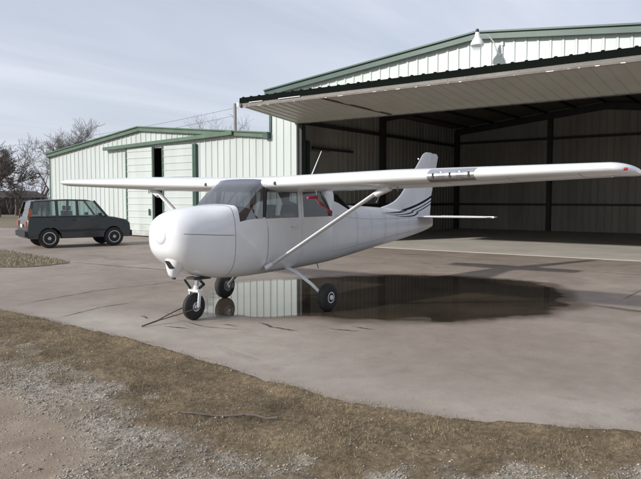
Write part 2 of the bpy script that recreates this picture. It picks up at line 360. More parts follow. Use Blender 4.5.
# cracks and joints in the concrete: thin irregular dark strips
def strip(path,wd,z=.004,seed=0,step=.12):
    r=np.random.default_rng(seed); P=np.asarray(path,float); pts=[]
    for a,b in zip(P[:-1],P[1:]):
        n=max(2,int(np.linalg.norm(b-a)/step)); 
        for k in range(n): pts.append(a+(b-a)*k/n)
    pts.append(P[-1]); pts=np.array(pts); m=len(pts)
    wob=np.cumsum(r.normal(0,.012,(m,2)),0); wob-=np.linspace(0,1,m)[:,None]*wob[-1]; pts=pts+wob
    d=np.gradient(pts,axis=0); d/=np.linalg.norm(d,axis=1)[:,None]+1e-9; nrm=np.stack([-d[:,1],d[:,0]],1)
    ww=wd*(.35+.9*r.random(m))*np.clip(np.minimum(np.arange(m),m-1-np.arange(m))/4,.1,1)
    V=np.concatenate([np.c_[pts+nrm*ww[:,None]/2,np.full(m,z)],np.c_[pts-nrm*ww[:,None]/2,np.full(m,z)]]); F=[(i,i+1,m+i+1,m+i) for i in range(m-1)]
    return V,F
M['crack']=mat('crack',(.065,.055,.05),.9,var=.4,vscale=8)
mb=MB()
for k,(p,wd) in enumerate([([(2.6,-3.35),(.9,-3.73),(-.58,-3.61),(-2.2,-3.75)],.018),([(2.9,-1.7),(1.9,-2.05),(1.1,-2.03)],.022),([(-2.05,-9.2),(-2.3,-5.8),(-2.5,-3.2)],.04),
    ([(-8.2,-14),(-8.25,-2),(-8.2,9)],.018),([(-3.2,4.1),(-2.85,5.1),(-2.6,7.2)],.03),
    ([(1.9,-.2),(2.0,.5),(1.8,1.2)],.02),([(1.6,-.9),(1.75,-.3)],.03),([(2.05,.1),(2.2,.55)],.03),([(-9.4,-8),(-10,-3),(-9.6,2)],.02)]):
    mb.add(*strip(p,wd,seed=k))
M_=[([(-3.4,-8.6),(-3.45,-2.9)],.014),([(-11.7,4.6),(-5.9,4.62),(-3.4,4.6)],.014)]
for k,(p,wd) in enumerate(M_): mb.add(*strip(p,wd,seed=70+k,step=.3))
for k,(p,wd) in enumerate([([(2.35,.05),(2.25,.45)],.05),([(1.35,.9),(1.5,1.25),(1.45,1.7)],.05),([(1.75,.55),(1.72,.85)],.04),([(2.0,-.9),(2.1,-.6)],.05),([(.75,2.1),(.8,2.5)],.04),([(1.1,1.9),(1.0,2.4)],.03)]): mb.add(*strip(p,wd,seed=40+k,step=.04))
o=mb.build('pavement_cracks',M['crack']); tag(o,kind='structure')
# puddle
def water_material():
    m=bpy.data.materials.new('puddle_water'); m.use_nodes=True; N,L=nodes(m); b=N['Principled BSDF']; g=N.new('ShaderNodeNewGeometry')
    n=N.new('ShaderNodeTexNoise'); n.inputs['Scale'].default_value=.8; n.inputs['Detail'].default_value=5; L.new(g.outputs['Position'],n.inputs['Vector'])
    r=N.new('ShaderNodeValToRGB'); L.new(n.outputs['Fac'],r.inputs[0]); e=r.color_ramp.elements; e[0].position=.3; e[0].color=(.032,.026,.02,1); e[1].position=.7; e[1].color=(.075,.058,.042,1)
    L.new(r.outputs[0],b.inputs['Base Color']); b.inputs['Roughness'].default_value=.025; b.inputs['IOR'].default_value=1.36
    n2=N.new('ShaderNodeTexNoise'); n2.inputs['Scale'].default_value=2.2; n2.inputs['Detail'].default_value=2; L.new(g.outputs['Position'],n2.inputs['Vector'])
    bp=N.new('ShaderNodeBump'); bp.inputs['Strength'].default_value=.02; bp.inputs['Distance'].default_value=.02; L.new(n2.outputs['Fac'],bp.inputs['Height']); L.new(bp.outputs[0],b.inputs['Normal'])
    at=N.new('ShaderNodeAttribute'); at.attribute_name='depth'; mr=N.new('ShaderNodeMapRange'); L.new(at.outputs['Fac'],mr.inputs[0]); mr.inputs[1].default_value=0; mr.inputs[2].default_value=.22; L.new(mr.outputs[0],b.inputs['Alpha'])
    return m
M['water']=water_material()
gx=np.arange(-6.2,2.1,.045); gy=np.arange(-3.2,4.9,.045); GX,GY=np.meshgrid(gx,gy,indexing='ij'); G2=np.c_[GX.ravel(),GY.ravel()]
sdv=sdist(G2,pud[::2]); V=np.c_[G2,np.full(len(G2),.005)]; n_=len(gy); F=[]
dpv=-sdv+(fbm(G2[:,0],G2[:,1],2.3)-.5)*.42+(fbm(G2[:,0]+9,G2[:,1],7)-.5)*.16
for i_ in range(len(gx)-1):
    for j_ in range(n_-1):
        q=(i_*n_+j_,(i_+1)*n_+j_,(i_+1)*n_+j_+1,i_*n_+j_+1)
        if max(dpv[k_] for k_ in q)>-.02: F.append(q)
us=np.unique(np.array(F).ravel()); mp_=-np.ones(len(V),int); mp_[us]=np.arange(len(us))
o=mesh_obj('puddle_water',V[us],[[mp_[k_] for k_ in f] for f in F],M['water']); tag(o,kind='structure')
a=o.data.attributes.new('depth','FLOAT','POINT'); a.data.foreach_set('value',np.clip(dpv[us],0,2))
if o.data.polygons[0].normal.z<0: o.data.flip_normals()
# grass wedge left of the apron
W=np.array([(-2.0,-9.2),(-2.35,-11),(-2.9,-14.5),(-3.6,-20),(-4.6,-30),(1.4,-30),(.9,-18),(.35,-12.5),(0,-10),(-.45,-9.0),(-1.3,-8.9)])
wp=smooth_poly(W,4,.06); o=mesh_obj('grass_island',np.c_[wp,np.full(len(wp),.012)],[list(range(len(wp)))],M['field']); tag(o,kind='structure')
if o.data.polygons[0].normal.z<0: o.data.flip_normals()

# ---- scattered dry grass blades, leaf litter, gravel (real little meshes, merged as stuff)
def blades(x,y,z,h,wd,lean,cidx):
    n=len(x); a=rng.random(n)*2*np.pi; l=rng.random(n)*lean; b=a+rng.normal(0,.7,n)
    px=np.stack([np.cos(a)*wd,np.sin(a)*wd,np.zeros(n)],1)
    base=np.stack([x,y,z],1); tip=base+np.stack([np.cos(b)*h*np.sin(l),np.sin(b)*h*np.sin(l),h*np.cos(l)],1); mid=base*.5+tip*.5+np.stack([np.zeros(n),np.zeros(n),h*.08],1)
    V=np.stack([base-px,base+px,mid+px*.8,mid-px*.8,tip],1).reshape(-1,3)
    i=np.arange(n)*5; lp=np.stack([i,i+1,i+2,i+3,i+3,i+2,i+4],1).ravel(); return V,lp,np.tile([4,3],n),np.repeat(cidx,2)
bl=[mat('blade_straw',(.36,.29,.18),.9),mat('blade_tan',(.23,.18,.105),.9),mat('blade_brown',(.11,.083,.055),.9),mat('blade_olive',(.13,.115,.065),.9),mat('blade_grey',(.20,.178,.14),.9)]
n=420000; y=rng.uniform(-7,9.5,n); d=rng.uniform(-.16,3.2,n); x=edge(y)+d
gr,di=covers(x,y); p=(1-gr*.80)*(1-di*.97)*sst(.22,.55,fbm(x,y,3.5))*np.where(d<.03,sst(-.16,.03,d)*.8,1); p=np.where(np.hypot(x-8.06,y-7)<3.0,0,p)
k=rng.random(n)<p; x,y,d=x[k],y[k],d[k]; z=np.maximum(height(x,y)-.004,np.where(d<.02,0.0,-1))
h=rng.uniform(.008,.034,len(x))*(.5+1.2*fbm(x,y,2.)); u_=rng.random(len(x)); tone=fbm(x+5,y,3.1)+rng.normal(0,.16,len(x)); ci=np.digitize(tone,[.33,.44,.55,.66]); ci=np.array([2,3,1,4,0])[ci]
V,lp,npf,mi=blades(x,y,z,h,.0013,1.55,ci)
o=fast_mesh('dry_grass',V,lp,npf,bl,mi); tag(o,'short dry brown grass matted along the edge of the concrete','grass',kind='stuff')
# left island grass
n=26000; x=rng.uniform(-4.6,1.2,n); y=rng.uniform(-28,-8.8,n); k=sdist(np.c_[x,y],wp)<.03; x,y=x[k],y[k]
V,lp,npf,mi=blades(x,y,np.full(len(x),.012),rng.uniform(.03,.09,len(x)),.006,1.3,rng.choice(5,len(x),p=[.3,.3,.15,.12,.13]))
o=fast_mesh('dry_grass',V,lp,npf,bl,mi); tag(o,'wedge of dry grass between the parked suv and the apron','grass',kind='stuff')
# gravel
oct_v=np.array([(1,0,0),(-1,0,0),(0,1,0),(0,-1,0),(0,0,1),(0,0,-1.)]); oct_f=np.array([(0,2,4),(2,1,4),(1,3,4),(3,0,4),(2,0,5),(1,2,5),(3,1,5),(0,3,5)])
n=260000; y=rng.uniform(-5,8.5,n); x=edge(y)+rng.uniform(-.05,4.2,n); gr,di=covers(x,y)
p=gr*(1-di*.90)*sst(.2,.5,fbm(x,y,4.))*1.0+.018*(x-edge(y)>.0)
k=(rng.random(n)<p)&(np.hypot(x-8.06,y-7)>2.6); x,y=x[k],y[k]; m=len(x)
sz=.003+rng.gamma(1.8,.0016,m); sz=np.minimum(sz,.018)
Vs=oct_v[None]+rng.normal(0,.22,(m,6,3)); Vs*=sz[:,None,None]*np.array([1,1,.65]); a=rng.random(m)*6.28
ca,sa=np.cos(a)[:,None],np.sin(a)[:,None]; Vs=np.stack([Vs[...,0]*ca-Vs[...,1]*sa,Vs[...,0]*sa+Vs[...,1]*ca,Vs[...,2]],2)
Vs+=np.stack([x,y,height(x,y)+sz*.25],1)[:,None,:]
lp=(oct_f[None]+np.arange(m)[:,None,None]*6).ravel()
gm=[mat('stone_pale',(.43,.385,.325),.85),mat('stone_grey',(.29,.262,.225),.85),mat('stone_tan',(.34,.285,.22),.85),mat('stone_dark',(.15,.135,.12),.85)]
mi=np.repeat(rng.choice(4,m,p=[.32,.34,.22,.12]),8)
o=fast_mesh('gravel',Vs.reshape(-1,3),lp,np.full(m*8,3),gm,mi); tag(o,'pale loose gravel spread beside the dry grass','gravel',kind='stuff')
# fallen stick in the grass
mb=MB(); p0=np.array([4.62,3.02]); p1=np.array([4.25,3.75])
pts=[]
for t in np.linspace(0,1,9):
    q=p0+(p1-p0)*t; pts.append((q[0]+.02*math.sin(t*7),q[1],float(height(q[0],q[1]))+.022+.01*math.sin(t*9)))
mb.tube(pts,[.006+.005*t for t in np.linspace(0,1,9)],6); mb.tube([pts[5],(pts[5][0]+.10,pts[5][1]+.05,pts[5][2]+.02)],[.005,.003],5)
o=mb.build('stick',M['bark'],org=(4.4,3.4,0)); tag(o,'thin dark fallen stick lying in the dry grass','stick')

# ================================================================== BUILDINGS
RB=.36
def ribwall(name,parent,m,axis,pos,nrm,s0,s1,zb,zt,rib=RB,phase=0,horizontal=False,rh=.028,rw=.05,breaks=()):
    """sheet with trapezoid ribs. axis: 'y' -> wall in plane x=pos, runs along y. zb, zt: functions or numbers."""
    fb=zb if callable(zb) else (lambda s:zb); ft=zt if callable(zt) else (lambda s:zt)
    prof=[]; k=math.floor((s0-phase)/rib)
    pts=[s0]
    while phase+k*rib<s1:
        c=phase+k*rib
        for o_,h_ in ((-rw,0),(-rw*.55,rh),(rw*.55,rh),(rw,0)):
            if s0<c+o_<s1: prof.append((c+o_,h_))
        k+=1
    prof=[(s0,0)]+prof+[(s1,0)]
    for b_ in breaks:
        if s0<b_<s1: prof.append((b_,0))
    prof.sort(); V=[]; F=[]
    for i,(s,h) in enumerate(prof):
        for z in (fb(s),ft(s)):
            V.append((pos+nrm*h,s,z) if axis=='y' else (s,pos+nrm*h,z))
        if i: F.append((2*i-2,2*i,2*i+1,2*i-1) if nrm*(1 if axis=='y' else -1)>0 else (2*i-1,2*i+1,2*i,2*i-2))
    return mesh_obj(name,V,F,m,parent)
XF=-11.0; XB=-27.6; YL=-9.62; YR=7.34; YM=-1.14; HE=5.90; HP=6.80; OL,OR,OH=-8.40,6.12,4.60
def roofz(y): return HE+(HP-HE)*(1-abs(y-YM)/8.48)
H=empty('hangar',(XF,YM,0),'large white ribbed steel hangar with wide open front behind the aeroplane','hangar')
cl=lambda s:roofz(s)-.01
ribwall('wall',H,M['steel_white_big'],'y',XF,1,YL,OL,0,cl)
ribwall('wall',H,M['steel_white_big'],'y',XF,1,OR,YR,0,cl)
ribwall('wall',H,M['steel_white_big'],'y',XF,1,OL,OR,OH,cl,breaks=(YM,))
ribwall('wall',H,M['steel_white_big'],'x',YR,1,XB,XF,0,HE)
ribwall('wall',H,M['steel_white_big'],'x',YL,-1,XB,XF,0,HE)
ribwall('wall',H,M['steel_white_big'],'y',XB,-1,YL,YR,0,cl,breaks=(YM,))
# inner linings
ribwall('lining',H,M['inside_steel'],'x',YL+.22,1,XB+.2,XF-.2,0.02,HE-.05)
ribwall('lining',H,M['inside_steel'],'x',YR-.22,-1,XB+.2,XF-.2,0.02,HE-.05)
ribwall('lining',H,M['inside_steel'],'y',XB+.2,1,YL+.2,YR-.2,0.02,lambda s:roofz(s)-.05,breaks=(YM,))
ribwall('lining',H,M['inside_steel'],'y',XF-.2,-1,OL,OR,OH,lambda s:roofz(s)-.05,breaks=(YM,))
for sgn,ye in ((-1,YL-.12),(1,YR+.12)):
    zE=roofz(YM)-(HP-HE)*(abs(ye-YM)/8.48)
    mb=MB(); mb.hexa([(XB-.1,YM,HP),(XF+.14,YM,HP),(XF+.14,ye,zE),(XB-.1,ye,zE),(XB-.1,YM,HP+.06),(XF+.14,YM,HP+.06),(XF+.14,ye,zE+.06),(XB-.1,ye,zE+.06)])
    for k in range(46):
        xx=XB+.1+k*RB
        mb.beam((xx,YM,HP+.075),(xx,ye,zE+.075),.06,.03)
    mb.build('roof',M['roof_steel'],H)
    # rake trim
    mb=MB(); a=np.array((XF+.16,YM,HP-.05)); b=np.array((XF+.16,ye-.02*sgn*-1,zE-.05))
    mb.beam(a,b,.10,.22,up=(0,0,1)); mb.beam(a+(.04,0,.10),b+(.04,0,.10),.15,.05)
    mb.build('rake_trim',M['trim_green'],H)
M['dark_ceiling']=mat('dark_ceiling',(.12,.105,.09),.9,var=.2)  # dark lining added to deepen the shade under the roof
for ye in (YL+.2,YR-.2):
    mesh_obj('dark_ceiling',[(XB+.2,YM,HP-.04),(XF-.25,YM,HP-.04),(XF-.25,ye,roofz(ye)-.04),(XB+.2,ye,roofz(ye)-.04)],[(0,1,2,3)],M['dark_ceiling'],H)
# eave gutter + corner trims
MB().box((XB,YL-.20,HE-.14),(XF+.08,YL-.06,HE+.0)).build('gutter',M['trim_green'],H)
MB().box((XF-.08,YL-.05,4.30),(XF+.05,YL+.05,HE-.05)).build('corner_trim',M['trim_green'],H)
MB().box((XF-.08,YR-.05,0),(XF+.05,YR+.05,HE-.05)).build('corner_trim',M['trim_green'],H)
for y0 in (OL,OR):
    s_=1 if y0==OL else -1
    mb=MB().box((XF-.25,min(y0,y0+.10*s_),0),(XF+.055,max(y0,y0+.10*s_),OH)); mb.build('door_jamb',M['steel_white_big'],H)
    mb=MB().box((XF-.30,min(y0+.10*s_,y0+.26*s_),0),(XF-.06,max(y0+.10*s_,y0+.26*s_),OH)); mb.build('jamb_column',M['dark_steel'],H)
mb=MB().box((XF-.30,OL,OH+.02),(XF-.04,OR,OH+.28)); mb.build('header_beam',M['dark_steel'],H)
# inside frame: columns, girts, rafters
for xx in (-18.8,-27.2):
    for yy in (YL+.24,YR-.24):
        s_=1 if yy<0 else -1
        MB().box((xx-.14,min(yy,yy+.24*s_),0),(xx+.14,max(yy,yy+.24*s_),HE-.25)).build('column',M['dark_steel'],H)
    for sgn,ye in ((-1,YL+.3),(1,YR-.3)):
        MB().beam((xx,YM,HP-.30),(xx,ye,roofz(ye)-.30),.2,.34).build('rafter',M['dark_steel'],H)
for yy in (-3.9,1.7):
    MB().box((XB+.22,yy-.12,0),(XB+.42,yy+.12,roofz(yy)-.2)).build('column',M['dark_steel'],H)
for z in (1.45,3.3,5.0):
    if z!=3.3: MB().box((XB+.23,YL+.3,z-.06),(XB+.34,YR-.3,z+.06)).build('girt',M['dark_steel'],H)
    for yy,s_ in ((YL+.23,1),(YR-.23,-1)):
        zc=4.85 if z==5.0 else z
        if z==3.3: continue
        MB().box((XB+.3,min(yy+.03*s_,yy+.13*s_),zc-.07),(XF-.3,max(yy+.03*s_,yy+.13*s_),zc+.07)).build('girt',M['dark_steel'],H)
for yy in np.arange(YL+1,YR-.5,1.5):
    MB().box((XB+.2,yy-.04,roofz(yy)-.16),(XF-.3,yy+.04,roofz(yy)-.03)).build('purlin',M['dark_steel'],H)
# inner sliding door in the left wall with green jamb and its rail
wd=MB().box((-14.6,YL+.26,0),(-13.05,YL+.31,3.75)).build('side_door',M['inside_steel'],H)
MB().box((-13.04,YL+.26,0),(-12.86,YL+.36,4.15)).build('jamb',M['trim_green'],wd)
MB().box((-16.2,YL+.32,3.82),(-13.2,YL+.40,3.92)).build('rail',M['dark_steel'],wd)
# overhead door swung out
DZ0,DZ1=OH+.02,4.90; DX=-8.12
D=np.array((DX,0,DZ1))-np.array((XF,0,DZ0)); Dn=np.array((-D[2],0,D[0])); Dn/=np.linalg.norm(Dn)
def dpt(t,y,h): p=np.array((XF+.03,0,DZ0))+D*t+Dn*h; return (p[0],y,p[2])
d0,d1=OL-.03,OR+.1
mb=MB(); mb.hexa([dpt(0,d0,.02),dpt(1,d0,.02),dpt(1,d1,.02),dpt(0,d1,.02),dpt(0,d0,.26),dpt(1,d0,.26),dpt(1,d1,.26),dpt(0,d1,.26)])
door=mb.build('overhead_door',M['door_liner'],H)
mb=MB(); 
yy=d0+.1
V=[];F=[];prof=[(d0,0)]
while yy<d1-.1:
    prof+= [(yy-.05,0),(yy-.028,-.026),(yy+.028,-.026),(yy+.05,0)]; yy+=RB
prof.append((d1,0))
for i,(s_,h) in enumerate(prof):
    for t in (.0,.985): V.append(dpt(t,s_,h+.012))
    if i: F.append((2*i-2,2*i-1,2*i+1,2*i))
mesh_obj('lining_panel',V,F,M['door_liner'],door)
mb=MB(); mb.hexa([dpt(.985,d0-.04,-.03),dpt(1.0,d0-.04,-.03),dpt(1.0,d1+.04,-.03),dpt(.985,d1+.04,-.03),dpt(.985,d0-.04,.12),dpt(1.0,d0-.04,.12),dpt(1.0,d1+.04,.12),dpt(.985,d1+.04,.12)])
mb.build('edge_bar',M['door_bar'],door)
mb=MB(); mb.hexa([dpt(.98,d0-.06,.122),dpt(1.012,d0-.06,.122),dpt(1.012,d1+.06,.122),dpt(.98,d1+.06,.122),dpt(.98,d0-.06,.30),dpt(1.012,d0-.06,.30),dpt(1.012,d1+.06,.30),dpt(.98,d1+.06,.30)])
yy=d0+.1
while yy<d1:
    mb.hexa([dpt(.0,yy-.05,.262),dpt(1.012,yy-.05,.30),dpt(1.012,yy+.05,.30),dpt(.0,yy+.05,.262),dpt(.0,yy-.03,.29),dpt(1.012,yy-.03,.328),dpt(1.012,yy+.03,.328),dpt(.0,yy+.03,.29)]); yy+=RB
mb.build('edge_skin',M['door_black'],door)
mb=MB(); mb.hexa([dpt(0,-4.28,-.022),dpt(.97,-5.1,-.022),dpt(.97,-5.0,-.022),dpt(0,-4.18,-.022),dpt(0,-4.28,.0),dpt(.97,-5.1,.0),dpt(.97,-5.0,.0),dpt(0,-4.18,.0)])
mb.build('seam',M['seam_brown'],door)
# white specks of leaking light, built as thin strips on the door edge
mb=MB(); r_=random.Random(4); yy=d0+.2
while yy<d1:
    l=r_.uniform(.05,.35)
    if r_.random()<.6: MB().box((DX+.09,yy,DZ1-.038+r_.uniform(-.006,.006)),(DX+.107,yy+l*.6,DZ1-.026)).build('light_leak',M['lamp_white'],door)
    yy+=l+r_.uniform(.05,.4)
MB().box((DX+.10,d0-.09,DZ1+.0),(DX+.16,d0+.02,DZ1+.13)).build('end_cap',M['lamp_white'],door)
for a_,b_ in ((.4,1.0),(1.7,2.6)): MB().box((DX+.035,d0+a_,DZ1+.105),(DX+.066,d0+b_,DZ1+.125)).build('light_leak',M['lamp_white'],door)

# smaller hangar to the left
y0,y1,ym=-25.3,YL-.02,-17.6; E0,E1,P_=4.10,4.27,5.02
def rz2(y): return (E0+(P_-E0)*(y-y0)/(ym-y0)) if y<ym else (P_+(E1-P_)*(y-ym)/(y1-ym))
G=empty('hangar',(XF,ym,0),'smaller white steel hangar with green trim and two sliding doors left of the aeroplane','hangar')
XG=XF-.01; XGB=-24.
c2=lambda s:rz2(s)-.01
DA0,DA1,DB0,DB1=-18.62,-16.62,-15.98,-13.92
DT=4.12
ribwall('wall',G,M['steel_white'],'y',XG,1,y0,DA0-.02,0,c2)
ribwall('wall',G,M['steel_white'],'y',XG,1,DB1+.10,y1,0,c2)
ribwall('wall',G,M['steel_white'],'y',XG,1,DA0-.02,DB1+.10,DT-.06,c2,breaks=(ym,))
ribwall('wall',G,M['steel_white'],'x',y0,-1,XGB,XG,0,E0)
ribwall('wall',G,M['steel_white'],'y',XGB,-1,y0,y1,0,c2,breaks=(ym,))
MB().box((XGB+.1,y0+.1,.0),(XG-.1,y1-.1,.02)).build('floor',M['dark_steel'],G)
for a,b in ((y0-.10,ym),(ym,y1)):
    za=rz2(y0)-(.10*(P_-E0)/(ym-y0)) if a<y0 else rz2(a); zb_=rz2(b)
    MB().hexa([(XGB-.1,a,za),(XG+.12,a,za),(XG+.12,b,zb_),(XGB-.1,b,zb_),(XGB-.1,a,za+.05),(XG+.12,a,za+.05),(XG+.12,b,zb_+.05),(XGB-.1,b,zb_+.05)]).build('roof',M['roof_steel'],G)
    mb=MB(); p=np.array((XG+.13,a,za-.03)); q=np.array((XG+.13,b,zb_-.03)); mb.beam(p,q,.10,.20); mb.beam(p+(.04,0,.09),q+(.04,0,.09),.14,.05); mb.build('rake_trim',M['trim_green_light'],G)
MB().box((XGB,y0-.18,E0-.14),(XG+.1,y0-.05,E0-.01)).build('gutter',M['trim_green_light'],G)
MB().box((XG-.05,y0-.04,0),(XG+.05,y0+.04,E0-.05)).build('corner_trim',M['trim_green_light'],G)
MB().box((XG+.03,y1-.22,4.10),(XG+.22,y1+.02,4.34)).build('downpipe_head',M['trim_green'],G)
MB().beam((XG+.20,-20.2,4.17),(XG+.20,-11.5,4.43),.16,.15).build('door_track',M['trim_green_light'],G)
def sliding(ya_,yb_,xo):
    mb=MB(); mb.box((xo,ya_,.05),(xo+.05,yb_,DT)); 
    d=mb.build('sliding_door',M['steel_white'],G)
    mb=MB()
    for k in range(13):
        z=.30+k*.305
        mb.hexa([(xo+.05,ya_+.06,z-.03),(xo+.075,ya_+.06,z-.012),(xo+.075,yb_-.06,z-.012),(xo+.05,yb_-.06,z-.03),(xo+.05,ya_+.06,z+.03),(xo+.075,ya_+.06,z+.012),(xo+.075,yb_-.06,z+.012),(xo+.05,yb_-.06,z+.03)])
    mb.build('panel_ribs',M['steel_white'],d)
    MB().box((xo+.052,ya_,.05),(xo+.09,ya_+.07,DT)).box((xo+.052,yb_-.07,.05),(xo+.09,yb_,DT)).build('frame',M['trim_green_light'],d)
    MB().box((xo+.09,yb_-.30,1.0),(xo+.13,yb_-.24,1.3)).build('handle',M['dark_steel'],d)
sliding(DA0,DA1,XG+.06); sliding(DB0,DB1,XG+.06)
MB().box((XG+.04,DB1+.012,0),(XG+.14,DB1+.13,DT)).build('door_stop',M['trim_green'],G)

# barn lamp on the gable
t=empty('barn_light',(XF,-.95,6.55),'white gooseneck yard lamp mounted at the gable peak of the large hangar','lamp')
lx,ly,lz=-10.15,-.80,6.36
MB().tube([(XF+.03,-.35,6.42),(XF+.03,-.35,6.12),(XF+.12,-.40,6.08),(XF+.22,-.45,6.2),(XF+.3,-.52,6.45),(XF+.45,-.62,6.62),(XF+.7,-.75,6.60),(lx,ly,6.56)],.02,8).build('arm',M['lamp_white'],t,True)
MB().lathe((lx,ly,lz),(0,0,1),[(-.10,.17),(-.08,.20),(.0,.185),(.08,.14),(.16,.08),(.26,.065),(.30,.055)],20).build('lamp_shade',M['lamp_white'],t,True)
MB().lathe((lx,ly,lz-.2),(0,0,1),[(0,.10),(.05,.15),(.11,.16)],16).build('lens',M['lens'],t,True)
MB().lathe((lx,ly,lz+.30),(0,0,1),[(0,.045),(.07,.05),(.10,.03)],12).build('photocell',M['cap_black'],t,True)
MB().box((XF+.03,-.39,6.37),(XF+.07,-.31,6.47)).build('mount',M['lamp_white'],t)

# distant shed
t=empty('farm_shed',(-32.8,-71.6,0),'low dark brown shed far off between the trees and the small hangar','shed')
MB().box((-36.0,-74,-.2),(-29.5,-69.2,1.95)).build('wall',M['shed_wall'],t)
MB().hexa([(-36.3,-74.3,1.9),(-29.2,-74.3,1.9),(-29.2,-68.9,1.9),(-36.3,-68.9,1.9),(-36.3,-71.7,2.75),(-29.2,-71.7,2.75),(-29.2,-71.5,2.75),(-36.3,-71.5,2.75)]).build('roof',M['shed_roof'],t)
# utility pole and its wires
t=empty('utility_pole',(-35,-34.9,0),'grey wooden utility pole rising behind the roof of the small hangar','utility pole')
MB().tube([(-35,-34.9,-.2),(-35,-34.9,10.5)],[.19,.14],12).build('pole',M['wood_pole'],t,True)
for dz,pt2 in ((10.1,(-27,-92,8.3)),(9.4,(-27,-92,7.7))):
    p=np.array((-35,-34.9,dz)); q=np.array(pt2); pts=[p+(q-p)*s_+np.array((0,0,-1.2*4*s_*(1-s_))) for s_ in np.linspace(0,1,25)]
    MB().tube(pts,.012,4).build('wire',M['dark_steel'],t)

# ================================================================== TREES
def tree(loc,h,seed,label,spread=.5,levels=5,m1=None,m2=None,trunk=.22,twig_r=.012,lean=(0,0),forks=(2,3),up=.25,first=.25,grp='bare winter trees behind the hangar'):
    r=random.Random(seed); t=empty('bare_tree',loc,label,'tree',grp); T=MB(); K=MB()
    def grow(p,d,l,rad,lev):
        n=4; pts=[p]; q=p; dd=d
        for i in range(n):
            dd=(dd+Vector((r.gauss(0,.13),r.gauss(0,.13),r.gauss(0,.08)+.04))).normalized(); q=q+dd*(l/n); pts.append(q)
        rads=[rad*(1-.45*i/n) for i in range(n+1)]
        (T if lev<=1 else K).tube([tuple(a) for a in pts],[max(x,twig_r) for x in rads],7 if lev<=1 else (4 if lev<4 else 3),caps=False)
        if lev>=levels: return
        nf=r.randint(*forks)+ (1 if lev>=2 else 0)
        for k in range(nf):
            i=r.randint(2,n) if k else n
            ax=Vector((r.gauss(0,1),r.gauss(0,1),r.gauss(0,.5))).normalized()
            nd=(pts[i]-pts[i-1]).normalized()*(1-spread*.45)+ax*spread+Vector((0,0,up))
            grow(pts[i],nd.normalized(),l*r.uniform(.62,.86),max(rads[i]*r.uniform(.55,.75),twig_r),lev+1)
        for k in range(2 if lev>=1 else 0):
            i=r.randint(1,n-1); ax=Vector((r.gauss(0,1),r.gauss(0,1),r.gauss(0,.6)+.2)).normalized()
            grow(pts[i],ax,l*r.uniform(.35,.55),max(rads[i]*.35,twig_r),max(lev+1,levels-1))
    b=Vector(loc); grow(b,Vector((lean[0],lean[1],1)).normalized(),h*first,trunk,0)
    T.build('trunk',m1 or M['bark'],t,True); K.build('crown',m2 or M['twig'],t)
    return t
def at(px,D):
    a=math.atan2(px-320.5,641); ang=yw-a; return (8.06+D*math.cos(ang),7+D*math.sin(ang),-.1)
tree(at(-2,74),12.0,3,'dense dark bare tree at the far left edge',.72,6,trunk=.30,twig_r=.016,forks=(2,3),up=.12,first=.20)
tree(at(17,80),10.8,8,'broad dark bare tree behind the roof of the parked suv',.70,6,trunk=.28,twig_r=.016,forks=(2,3),up=.14,first=.19)
tree(at(-20,66),12.5,31,'dark bare tree just outside the left edge of the picture',.7,6,trunk=.28,twig_r=.016,up=.12,first=.2)
tree(at(40,90),14.5,12,'middling bare tree rising over the low shed',.62,5,M['bark'],M['twig_hazy'],trunk=.30,twig_r=.012,up=.22,first=.23)
tree(at(62,92),17.5,21,'tallest bare tree with fine grey twigs beside the small hangar roof',.72,6,M['bark'],M['twig_hazy'],trunk=.33,twig_r=.012,up=.26,first=.24)
tree(at(206,105),25,17,'bare tree top beside the utility pole above the green roof edge',.62,5,M['bark'],M['twig_hazy'],trunk=.34,twig_r=.013,up=.2,first=.22)
# low scrub on the far left horizon
K=MB(); r=random.Random(5)
for i in range(260):
    b=Vector(at(r.uniform(-60,62),r.uniform(84,100))); hh=r.uniform(1.5,4.2)
    for k in range(7):
        d=Vector((r.gauss(0,.45),r.gauss(0,.45),1)).normalized(); e=b+d*hh*r.uniform(.5,1); K.tube([tuple(b),tuple((b+e)/2+Vector((r.gauss(0,.1),r.gauss(0,.1),0))),tuple(e)],[.035,.028,.015],3,caps=False)
o=K.build('scrub',M['twig'],org=at(0,92)); tag(o,'low dark winter scrub along the far left horizon','scrub',kind='stuff')

# ================================================================== AEROPLANE (x forward, y port, z up; main wheels at the origin)
A=empty('light_aircraft',(0,0,0),'white high wing single engine aeroplane without propeller parked on the wet concrete','aeroplane')
def cr(xs,X,Y):
    """monotone-ish smooth interpolation"""
    X=np.array(X,float); Y=np.array(Y,float); o_=np.argsort(X); X,Y=X[o_],Y[o_]; h=np.diff(X); d=np.diff(Y)/h; m=np.zeros(len(X)); m[1:-1]=np.where(d[:-1]*d[1:]>0,2*d[:-1]*d[1:]/(d[:-1]+d[1:]+1e-12),0); m[0]=d[0]; m[-1]=d[-1]
    i=np.clip(np.searchsorted(X,xs)-1,0,len(X)-2); t=(xs-X[i])/h[i]
    return (2*t**3-3*t**2+1)*Y[i]+(t**3-2*t**2+t)*h[i]*m[i]+(-2*t**3+3*t**2)*Y[i+1]+(t**3-t**2)*h[i]*m[i+1]
SX=[2.345,2.335,2.28,2.18,2.0,1.7,1.3,.75,0,-.9,-1.3,-1.75,-3.0,-4.3,-5.3,-5.72]
ZB=[1.12,1.03,.945,.86,.75,.64,.575,.56,.57,.60,.62,.66,.775,.90,1.02,1.10]
ZT=[1.38,1.45,1.515,1.57,1.62,1.655,1.68,2.06,2.05,1.965,1.86,1.66,1.60,1.52,1.42,1.34]
WW=[.12,.22,.325,.39,.44,.48,.515,.53,.54,.53,.50,.455,.335,.21,.11,.05]
ZM=[1.25,1.25,1.24,1.23,1.22,1.20,1.18,1.15,1.15,1.15,1.16,1.18,1.22,1.24,1.24,1.23]
